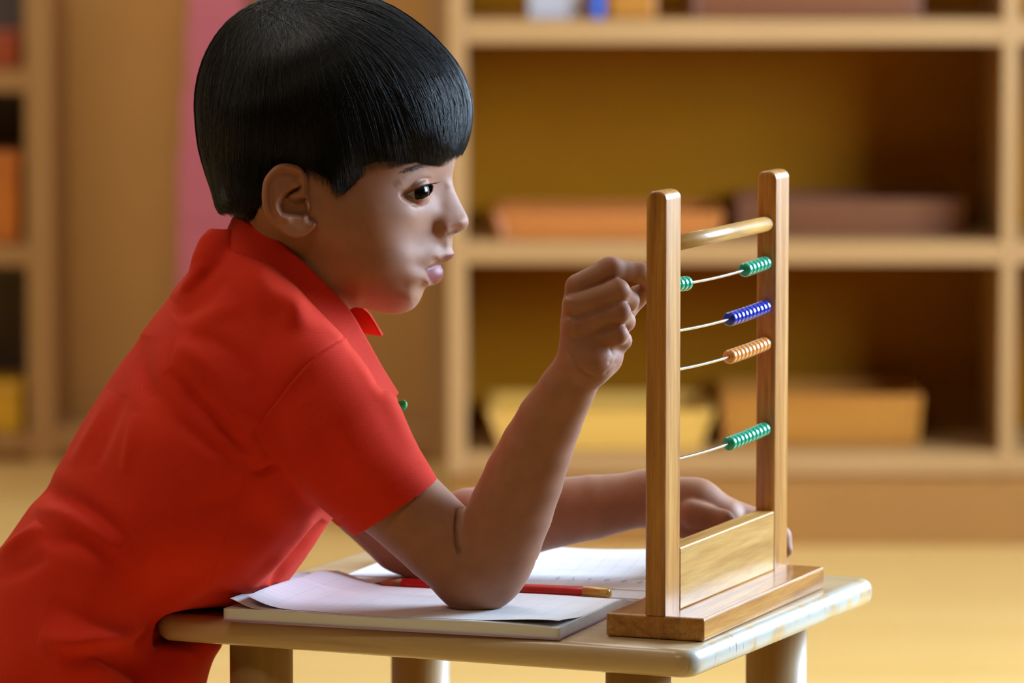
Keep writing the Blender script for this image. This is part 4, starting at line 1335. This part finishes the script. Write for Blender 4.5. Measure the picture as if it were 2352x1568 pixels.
def rim_strands(N, M_=13):
    """strands that run along the outline, over the crown to the fringe or down the back"""
    A = np.arctan2(HB[:, 1] - HC[1], HB[:, 0] - HC[0]); Rr = np.hypot(HB[:, 0] - HC[0], HB[:, 1] - HC[1]); o = np.argsort(A)
    a0 = math.atan2(-14 - HC[1], 640 - HC[0])
    af = math.atan2(352 - HC[1], 1064 - HC[0]); ab_ = math.atan2(492 - HC[1], 505 - HC[0]) - 2 * math.pi
    fwd = rng.uniform(0, 1, N) < .55
    end = np.where(fwd, af + rng.normal(0, .012, N), ab_ + rng.normal(0, .015, N))
    u0 = rng.uniform(-.03, .75, N); u1 = np.minimum(u0 + rng.uniform(.35, .9, N), 1.0)
    u1 = np.where(rng.uniform(0, 1, N) < .5, 1.0, u1)
    s = u0[:, None] + (u1 - u0)[:, None] * np.linspace(0, 1, M_)[None, :]
    ang = a0 + (end - a0)[:, None] * s
    f0 = 1 - .12 * rng.uniform(0, 1, N) ** 1.4; f1 = f0 - rng.normal(0, .012, N)
    f = np.minimum(f0[:, None] + (f1 - f0)[:, None] * s, .9985)
    f = np.where((rng.uniform(0, 1, N) < .012)[:, None], 1.0 + .016 * np.sin(s * 3.1) * rng.uniform(.2, 1, N)[:, None], f)
    lim = np.interp(ang, A[o], Rr[o], period=2 * np.pi)
    return HC[0] + np.cos(ang) * lim * f, HC[1] + np.sin(ang) * lim * f, s
def strand_mesh(N, sign, r=.00021, lay=.0028, fly=0.0, rim=False):
    px, py, s = rim_strands(N) if rim else strands(N)
    # keep inside the outline (mid-plane scale)
    ang = np.arctan2(py - HC[1], px - HC[0]); rad = np.hypot(px - HC[0], py - HC[1])
    ba = np.arctan2(HB[:, 1] - HC[1], HB[:, 0] - HC[0]); br = np.hypot(HB[:, 0] - HC[0], HB[:, 1] - HC[1])
    o_ = np.argsort(ba)
    lim = np.interp(ang, ba[o_], br[o_], period=2 * np.pi)
    depth = rng.uniform(0, 1, px.shape[0]) ** 1.3
    f = rad / lim
    f2 = np.where(f > .9, .9 + .099 * np.tanh((f - .9) / .099), f)
    # seen pixels -> mid plane scale
    h = np.full(px.shape, .06)
    for _ in range(3):
        kk = 1.0 if rim else (D0 - h) / D0
        ox = 1176 + (px - 1176) * kk; oy = 784 + (py - 784) * kk
        ang = np.arctan2(oy - HC[1], ox - HC[0]); rad = np.hypot(ox - HC[0], oy - HC[1])
        lim = np.interp(ang, ba[o_], br[o_], period=2 * np.pi)
        f = rad / lim
        f2 = np.minimum(f, 1.03) if rim else np.where(f > .92, .92 + .078 * np.tanh((f - .92) / .078), f)
        ox = HC[0] + (ox - HC[0]) * f2 / np.maximum(f, 1e-6); oy = HC[1] + (oy - HC[1]) * f2 / np.maximum(f, 1e-6)
        h = hair_h(ox, oy)
    h = np.maximum(h - lay * depth[:, None] + fly * s, .0001)
    wob = rng.normal(0, .0006, px.shape[0])[:, None] * np.sin(s * 5 + rng.uniform(0, 6, px.shape[0])[:, None])
    W = to_world((ox - 1176) / F_PX * D0, -(oy - 784) / F_PX * D0, -sign * np.maximum(h + wob, 0))
    N_, M_ = px.shape
    tg = np.gradient(W, axis=1); tg /= np.linalg.norm(tg, axis=2)[..., None] + 1e-12
    out = -sign * FW[None, None, :] * np.ones((N_, M_, 1))
    u = np.cross(tg, out); u /= np.linalg.norm(u, axis=2)[..., None] + 1e-12
    vv = np.cross(tg, u)
    rad_ = r * rng.uniform(.7, 1.3, N_)[:, None] * np.interp(np.linspace(0, 1, M_), [0, .1, .75, 1], [.5, 1, 1, .15])[None, :]
    th = np.array([0, 2 * np.pi / 3, 4 * np.pi / 3]) + .5
    VV = W[:, :, None, :] + rad_[:, :, None, None] * (np.cos(th)[None, None, :, None] * u[:, :, None, :] + np.sin(th)[None, None, :, None] * vv[:, :, None, :])
    VV = VV.reshape(-1, 3)
    a, b, c = np.meshgrid(np.arange(N_), np.arange(M_ - 1), np.arange(3), indexing='ij')
    c2 = (c + 1) % 3
    base = a * M_ * 3
    Q = np.stack([base + b * 3 + c, base + b * 3 + c2, base + (b + 1) * 3 + c2, base + (b + 1) * 3 + c], -1).reshape(-1, 4)
    return VV, Q, None
sm = [strand_mesh(8500, 1), strand_mesh(3000, -1, .00034), strand_mesh(240, 1, .00014, .0, .0018), strand_mesh(3200, 1, rim=True), strand_mesh(1200, -1, .0003, rim=True)]
Vs, Qs, _ = join_np(sm)
hs = mesh_np('hair_strands', Vs, Qs, None, M['hair'])
hs.parent = hair; hs['kind'] = 'stuff'

# ---- polo shirt
M_red = NB('red_knit')
v1 = M_red.coords((1, 1, 1), 'Object', (0, .6, 0)); v2 = M_red.coords((1, 1, 1), 'Object', (0, -.75, 0))
def wave(vec, scale):
    nd = M_red.t.nodes.new('ShaderNodeTexWave'); nd.wave_type = 'BANDS'; nd.bands_direction = 'X'
    nd.inputs['Scale'].default_value = scale; nd.inputs['Distortion'].default_value = .4
    M_red.link(vec, nd.inputs['Vector']); return nd.outputs['Fac']
kn = M_red.math('MULTIPLY', wave(v1, 300), wave(v2, 300))
nn_ = M_red.noise(M_red.coords(), 14, 3)
cr = M_red.ramp(nn_, [(.3, srgb(204, 38, 12)), (.7, srgb(216, 48, 18))])
cr = M_red.mix(M_red.math('MULTIPLY', kn, .10), cr, srgb(236, 84, 64))
M_red.set(Base_Color=cr, Roughness=.85, Specular_IOR_Level=.15, Sheen_Weight=.15, Sheen_Roughness=.5, Sheen_Tint=(1, .4, .3, 1))
M_red.bump(kn, .3, .0003)
M['red'] = M_red.m

tors = [(498, 560), (470, 590), (430, 631), (385, 686), (330, 757), (272, 840), (217, 925), (180, 985), (140, 1058), (105, 1112), (70, 1160), (25, 1225), (-10, 1275), (-50, 1350), (-80, 1450), (-90, 1560), (-80, 1680), (-30, 1740),
        (180, 1770), (400, 1740), (465, 1650), (476, 1560), (500, 1500), (560, 1430), (632, 1366), (662, 1335), (692, 1295), (722, 1252), (762, 1192), (830, 1120), (890, 1070), (926, 1020), (922, 975), (912, 925), (902, 872), (858, 765), (750, 640), (640, 545), (570, 505), (520, 520)]
tctrl = [(600, 900, .112), (700, 850, .103), (450, 900, .101), (300, 1000, .098), (500, 1100, .116), (300, 1250, .114), (150, 1350, .102), (420, 1330, .098), (250, 1500, .112), (600, 1200, .098), (700, 1100, .093), (800, 1000, .080),
         (860, 960, .060), (560, 700, .090), (480, 650, .052), (430, 740, .070), (640, 720, .096), (740, 800, .092), (800, 870, .076), (380, 840, .085), (230, 1120, .085), (100, 1250, .078), (60, 1400, .085), (650, 1290, .055), (560, 1330, .080), (690, 1200, .075), (500, 1415, .030), (400, 1450, .028), (100, 1600, .1), (300, 1650, .105), (430, 1560, .045), (290, 1440, .086), (345, 1445, .052), (350, 1520, .048),
         (540, 600, .058), (605, 615, .0780), (690, 690, .0920), (780, 785, .0880), (850, 880, .0640)]
TB = catmull(tors, 160, True)
# outward offset ring gives the field its sign outside
tn = np.roll(TB, -1, 0) - np.roll(TB, 1, 0); tn = np.stack([tn[:, 1], -tn[:, 0]], 1); tn /= np.linalg.norm(tn, axis=1)[:, None]
cen = TB.mean(0)
if ((TB - cen) * tn).sum() < 0: tn = -tn
ring = (TB + tn * 26)[::3]
txy = np.array([ortho(p) for p in tctrl]); th_ = np.array([p[2] for p in tctrl])
tor_tps = TPS(np.vstack([txy, TB[::2], ring]), np.concatenate([h2u(th_), np.zeros(len(TB[::2])), np.full(len(ring), -.026)]), 1e-4)
HS = .0017
lo_xy = np.array([L2(-120, 1800)[0], L2(0, 1800)[1]]); hi_xy = np.array([L2(1040, 540)[0], L2(0, 520)[1]])
gx = np.arange(lo_xy[0], hi_xy[0], HS); gy = np.arange(lo_xy[1], hi_xy[1], HS); gc = np.arange(-.142, .142, HS)
PX = 1176 + gx * F_PX / D0; PY = 784 - gy * F_PX / D0
PXg, PYg = np.meshgrid(PX, PY, indexing='ij')
U2 = tor_tps(PXg, PYg)
sd_out = poly_sdf(PXg, PYg, [tuple(p) for p in TB])
U2 = np.where(sd_out > 20, np.minimum(U2, -.02 - .0006 * (sd_out - 20)), U2)
sc_u = gc * gc / (np.abs(gc) + AH)
Fs = (sc_u[None, None, :] - U2[:, :, None]).astype(np.float32)
gr = np.gradient(Fs, HS)
gm = np.sqrt(gr[0] ** 2 + gr[1] ** 2 + gr[2] ** 2) + 1e-3
Fs = np.clip(Fs / gm, -.03, .03).astype(np.float32); del gr, gm
gl = (gx.astype(np.float32), gy.astype(np.float32), gc.astype(np.float32))
def loc(px, py, c): q = L2(px, py, c); return np.array([q[0], q[1], c])
def sleeve(Fs, a, b, c3, ra, rb, rc, hem_dir, hemp):
    m1 = Field.cone_d(gl, a, b, ra, rb); m2 = Field.cone_d(gl, b, c3, rb, rc)
    t = smin(m1, m2, .012)
    hd = hem_dir / np.linalg.norm(hem_dir)
    pl = (gl[0][:, None, None] - np.float32(hemp[0])) * np.float32(hd[0]) + (gl[1][None, :, None] - np.float32(hemp[1])) * np.float32(hd[1]) + (gl[2][None, None, :] - np.float32(hemp[2])) * np.float32(hd[2])
    t = np.maximum(t, pl)
    hollow = np.maximum(np.maximum(m1, m2 + 0) + np.float32(.0032), 0 * pl - pl - np.float32(.03))
    hollow = np.maximum(m2 + np.float32(.0032), -pl - np.float32(.035))
    Fs = smin(Fs, t, .006)
    return np.maximum(Fs, -hollow)
hem = loc(914, 1165, -.068)
hdir = loc(914 + 123, 1165 + 183, -.066) - hem
Fs = sleeve(Fs, loc(700, 885, -.075), loc(765, 985, -.080), loc(950, 1215, -.066), .0452, .0465, .0338, hdir, hem)
hem2 = loc(880, 1150, .080)
hdir2 = loc(880 + 110, 1150 + 183, .085) - hem2
Fs = sleeve(Fs, loc(690, 885, .075), loc(750, 985, .082), loc(910, 1205, .085), .0450, .0440, .0335, hdir2, hem2)
# the cloth is pressed in by the edge of the table
Wg = CAM + (D0 + gc)[None, None, :, None] * FW + gx[:, None, None, None] * RT + gy[None, :, None, None] * UP
dxw = Wg[..., 0] - .126; dyw = Wg[..., 1] - 3.276
ca_, sa_ = math.cos(TA - R90), math.sin(TA - R90)
tx = dxw * ca_ + dyw * sa_; ty = -dxw * sa_ + dyw * ca_
qx = np.abs(tx + TW / 2) - TW / 2; qy = np.abs(ty - TL / 2) - TL / 2; qz = np.abs(Wg[..., 2] - (ZT - TH / 2)) - TH / 2
del Wg, dxw, dyw, tx, ty
sdt = np.sqrt(np.maximum(qx, 0) ** 2 + np.maximum(qy, 0) ** 2 + np.maximum(qz, 0) ** 2) + np.minimum(np.maximum(np.maximum(qx, qy), qz), 0)
del qx, qy, qz
Fs = -smin(-Fs, (np.clip(sdt, -.03, .03) - .0022).astype(np.float32), .010)
del sdt
# neck opening: the collar stands inside this edge
cut = [ortho(p) for p in [(470, 520, .03), (503, 553, .03), (533, 577, .055), (580, 593, .07), (630, 612, .08), (670, 645, .088), (703, 684, .092), (745, 728, .092), (786, 770, .088), (812, 806, .082), (838, 846, .072), (862, 886, .062), (880, 905, .055), (905, 900, .04), (960, 820, .03), (900, 500, .03), (600, 430, .03)]]
cut_sd = poly_sdf(PXg, PYg, cut) * D0 / F_PX
Fs = -smin(-Fs, np.clip(cut_sd, -.03, .03).astype(np.float32)[:, :, None] * np.ones_like(Fs), .004)
# cloth pushed up behind the neck
for (a_, ra_), (b_, rb_) in zip([(loc(468, 650, -.030), .012), (loc(487, 600, -.030), .013), (loc(496, 566, -.026), .011), (loc(508, 545, -.020), .008)], [(loc(487, 600, -.030), .013), (loc(496, 566, -.026), .011), (loc(508, 545, -.020), .008), (loc(532, 537, -.012), .006)]):
    Fs = smin(Fs, Field.cone_d(gl, a_, b_, ra_, rb_), .008)
Vt, Qt = surface_nets(Fs, np.array([gx[0], gy[0], gc[0]]), HS)
Vt = lap_smooth(Vt, Qt, 3, .5)
Wt = to_world(Vt[:, 0], Vt[:, 1], Vt[:, 2])
Qt = Qt[:, ::-1]
Nt = vert_normals(Wt, Qt)
if ((Wt - Wt.mean(0)) * Nt).sum() < 0: Qt = Qt[:, ::-1]; Nt = -Nt
sxt, syt = seen_px(Wt)
facing = smooth01(-(Nt @ FW), -.35, .15)
disp = np.zeros(len(Wt))
def fold(pts, amp, sig, taper=True, wob=0.0):
    global disp
    pp = catmull(pts, 24)
    d, t = poly_dist(sxt, syt, pp)
    w = gauss(d, sig)
    if taper: w = w * np.sin(np.clip(t, 0, 1) * np.pi) ** .6
    disp += amp * w * facing
folds = [
    ([(330, 770), (325, 840), (365, 930), (450, 1010), (540, 1060), (600, 1080)], -.0050, 26), ([(400, 800), (450, 815), (500, 855), (545, 925), (590, 985)], .0052, 26),
    ([(385, 850), (430, 900), (500, 980), (570, 1035)], -.0042, 16), ([(345, 900), (420, 1000), (520, 1075)], .0030, 18),
    ([(470, 925), (520, 1000), (580, 1045)], -.0022, 9), ([(440, 770), (520, 800), (570, 870)], -.0022, 20),
    ([(580, 1088), (615, 1078), (640, 1062)], -.0030, 9),
    ([(60, 1110), (150, 1140), (250, 1210), (330, 1290)], -.0060, 26), ([(80, 1165), (180, 1190), (270, 1260)], .0038, 22),
    ([(-5, 1285), (40, 1255), (95, 1205)], .0055, 13), ([(85, 1235), (180, 1245), (260, 1300), (300, 1370)], -.0052, 24), ([(-20, 1330), (60, 1300), (110, 1270)], -.0030, 20),
    ([(345, 1440), (280, 1462), (190, 1480), (90, 1460)], .0055, 22), ([(345, 1405), (420, 1370), (500, 1310)], .0030, 22), ([(300, 1420), (200, 1420), (110, 1390)], -.0032, 26),
    ([(140, 1515), (230, 1508), (300, 1530), (345, 1575)], -.0075, 20), ([(300, 1480), (335, 1450), (360, 1420)], -.0030, 12),
    ([(255, 900), (215, 985), (165, 1070)], .0022, 13), ([(310, 950), (300, 1020), (285, 1090)], .0020, 14), ([(285, 905), (250, 990), (215, 1080)], -.0020, 14),
    ([(470, 600), (440, 650), (400, 690)], .0030, 16), ([(520, 640), (470, 680), (400, 730)], -.0030, 18), ([(560, 700), (500, 720), (440, 760)], .0025, 22),
    ([(420, 1180), (520, 1140), (560, 1100)], -.0022, 26), ([(560, 1360), (640, 1280), (720, 1195)], .0022, 12), ([(620, 1345), (680, 1270), (745, 1195)], -.0050, 9),
    ([(815, 800), (880, 900), (950, 1035)], .0020, 18), ([(700, 930), (760, 1050), (830, 1150)], -.0020, 28), ([(640, 1000), (700, 1090), (790, 1190)], .0022, 22),
]
for p, a_, s_ in folds: fold(p, a_ * 1.4, s_)
# stitched seams: armhole, side seam, sleeve hem
fold([(795, 772), (740, 805), (690, 850), (640, 910), (602, 962), (583, 990), (597, 1018), (612, 1045)], -.0013, 3.6, False)
fold([(795, 778), (744, 811), (694, 856), (645, 915), (608, 966)], .0008, 5, False)
fold([(563, 1090), (545, 1160), (515, 1240), (480, 1330)], -.0012, 3.6, False)
fold([(964, 1066), (900, 1112), (840, 1155), (778, 1192)], -.0008, 3.0, False)
Wt = Wt + Nt * disp[:, None]
# keep the cloth clear of the table top and its edge
sh = to_person(mesh_np('polo_shirt', Wt, Qt, None, M['red']))
sh['label'] = 'bright red short-sleeved polo shirt'

# collar
nbc = NB('red_rib'); 
at = nbc.attr('along')
wv = nbc.math('SINE', nbc.math('MULTIPLY', at, 4200.0))
cc = nbc.mix(nbc.math('ADD', nbc.math('MULTIPLY', wv, .08), .08), srgb(200, 36, 12), srgb(232, 84, 50))
nbc.set(Base_Color=cc, Roughness=.85, Specular_IOR_Level=.15, Sheen_Weight=.2, Sheen_Tint=(1, .35, .25, 1))
nbc.bump(wv, .3, .0003)
M['rib'] = nbc.m
def strip(name, Tp, Bp, nu=120, nv=16, thick=.0022, bulge=.004, snap=False):
    """cloth strip between two edge curves given as (px, py, c)"""
    T_ = catmull(np.array(Tp, float), nu); B_ = catmull(np.array(Bp, float), nu)
    vv = np.linspace(0, 1, nv)
    A = T_[:, None, :] * (1 - vv)[None, :, None] + B_[:, None, :] * vv[None, :, None]
    A[:, :, 2] -= np.sign(A[:, :, 2] + 1e-9) * bulge * np.sin(vv * np.pi)[None, :]
    if snap:                         # lower part lies on the shoulder cloth
        near = Vt[:, 2] < -.01
        sx_, sy_, c_ = sxt[near], syt[near], ((Wt[near] - CAM) @ FW) - D0
        for i_ in range(0, nu, 2):
            for j_ in range(nv // 3, nv):
                m_ = np.abs(sx_ - A[i_, j_, 0]) + np.abs(sy_ - A[i_, j_, 1]) < 9
                if m_.any(): A[i_:i_ + 2, j_, 2] = min(A[i_, j_, 2], c_[m_].min() - .0022) if j_ < nv - 5 else c_[m_].min() - .0024
        for _ in range(6): A[1:-1, :, 2] = .25 * A[:-2, :, 2] + .5 * A[1:-1, :, 2] + .25 * A[2:, :, 2]
        for _ in range(3): A[:, 1:-1, 2] = .25 * A[:, :-2, 2] + .5 * A[:, 1:-1, 2] + .25 * A[:, 2:, 2]
    xy = np.stack([(A[..., 0] - 1176) / F_PX * (D0 + A[..., 2]), -(A[..., 1] - 784) / F_PX * (D0 + A[..., 2])], -1)
    W = to_world(xy[..., 0], xy[..., 1], A[..., 2])
    du = np.gradient(W, axis=0); dv = np.gradient(W, axis=1)
    N = np.cross(du, dv); N /= np.linalg.norm(N, axis=2)[..., None] + 1e-12
    if (N[..., :] @ FW).mean() > 0 and A[..., 2].mean() < 0: N = -N
    if (N[..., :] @ FW).mean() < 0 and A[..., 2].mean() > 0: N = -N
    V1 = (W + N * thick / 2).reshape(-1, 3); V2_ = (W - N * thick / 2).reshape(-1, 3)
    n = nu * nv
    i, j = np.meshgrid(np.arange(nu - 1), np.arange(nv - 1), indexing='ij')
    a = (i * nv + j).ravel(); q1 = np.stack([a, a + nv, a + nv + 1, a + 1], 1); q2 = q1[:, ::-1] + n
    rim = np.array([k * nv for k in range(nu)] + [(nu - 1) * nv + k for k in range(1, nv)] + [k * nv + nv - 1 for k in range(nu - 2, -1, -1)] + [k for k in range(nv - 2, 0, -1)])
    r2 = np.roll(rim, -1)
    q3 = np.stack([rim, rim + n, r2 + n, r2], 1)
    Ln = np.concatenate([[0], np.cumsum(np.linalg.norm(np.diff(W[:, nv // 2], axis=0), axis=1))])
    al = np.repeat(Ln, nv)
    return np.vstack([V1, V2_]), np.vstack([q1, q2, q3]), np.concatenate([al, al])
Tn = [(538, 500, -.008), (548, 500, -.026), (575, 511, -.041), (610, 531, -.0505), (655, 566, -.0560), (700, 606, -.0570), (750, 655, -.0550), (800, 710, -.0480), (842, 782, -.0370), (880, 850, -.0270), (913, 903, -.0180)]
Bn = [(506, 576, -.010), (512, 598, -.034), (540, 618, -.052), (585, 634, -.0640), (632, 660, -.0700), (680, 704, -.0740), (728, 750, -.0740), (775, 800, -.0710), (826, 862, -.0640), (862, 902, -.0600), (893, 931, -.0480)]
v1_, q1_, al1 = strip('c', Tn, Bn, bulge=.002)
Tf = [(536, 502, .008), (548, 502, .026), (575, 513, .041), (610, 533, .0505), (655, 566, .0560), (700, 600, .0590), (750, 640, .0580), (800, 680, .0540), (848, 720, .0460)]
Bf = [(508, 566, .010), (520, 580, .038), (556, 594, .060), (605, 606, .0800), (655, 632, .0905), (702, 668, .0955), (748, 712, .0950), (800, 755, .0860), (878, 770, .0560)]
v2_, q2_, al2_ = strip('c', Tf, Bf)
# inner stand of the collar, folded band at the back of the neck
Tb = [(484, 560, -.012), (486, 538, -.014), (500, 526, -.016), (525, 523, -.016), (540, 530, -.016)]
vst, qst, als = strip('c', Tn[:6], [(x + 12, y_ + 40, c * .97) for x, y_, c in Tn[:6]], bulge=0)
V_, Q_, _ = join_np([(v1_, q1_, None), (v2_, q2_, None), (vst, qst, None)])
o = mesh_np('collar', V_, Q_, None, M['rib'], attrs={'along': np.concatenate([al1, al2_, als])})
o.parent = sh; o['label'] = 'ribbed red collar'
# green loop below the collar tip
M['green'] = plain_mat('green_cloth', srgb(40, 170, 96), .6, var=.1, scale=200)
gp = [loc(898, 931, -.056), loc(908, 939, -.054), loc(920, 939, -.052), loc(930, 931, -.050), loc(927, 924, -.048), loc(915, 927, -.047), loc(903, 933, -.047)]
vg, qg, tg_ = tube_np(catmull(np.array([to_world(*p) for p in gp]), 30), .0019, 10)
o = mesh_np('green_loop', vg, qg, tg_, M['green']); o.parent = sh; o['label'] = 'small green cloth loop under the collar tip'

# ---- trousers and shoes (mostly below the frame)
M['navy'] = plain_mat('navy_cloth', srgb(38, 44, 66), .85, var=.1, scale=40)
M['shoe'] = plain_mat('shoe_black', srgb(24, 24, 26), .4, var=.1)
hip = [P(110, 1730, 3.48), P(110, 1730, 3.57)]
ft = [np.array([-.50, 3.44, .05]), np.array([-.46, 3.62, .05])]
lo3 = np.minimum.reduce([*hip, *ft]) - .13; hi3 = np.maximum.reduce([*hip, *ft]) + .13
tf = Field(lo3, hi3, .005, .03)
tf.cone(hip[0], hip[1], .062, .062, .02)
for a, b in zip(hip, ft):
    kn_ = (a + b) / 2 + np.array([.05, 0, .02])
    tf.cone(a, kn_, .060, .052, .03); tf.cone(kn_, b + np.array([0, 0, .02]), .055, .045, .02)
v_, q_ = tf.mesh(); v_ = lap_smooth(v_, q_, 2)
to_person(mesh_np('trousers', v_, q_, None, M['navy']))
for b in ft:
    tf = Field(b - .16, b + .16, .004, .02)
    tf.cone(b + np.array([-.015, 0, -.012]), b + np.array([.09, 0, -.024]), .036, .026, .01)
    gz = np.arange(tf.n[2]) * tf.h + tf.lo[2]
    tf.F = np.maximum(tf.F, (.0005 - gz)[None, None, :].astype(np.float32))
    v_, q_ = tf.mesh(); v_ = lap_smooth(v_, q_, 1)
    to_person(mesh_np('shoe', v_, q_, None, M['shoe']))
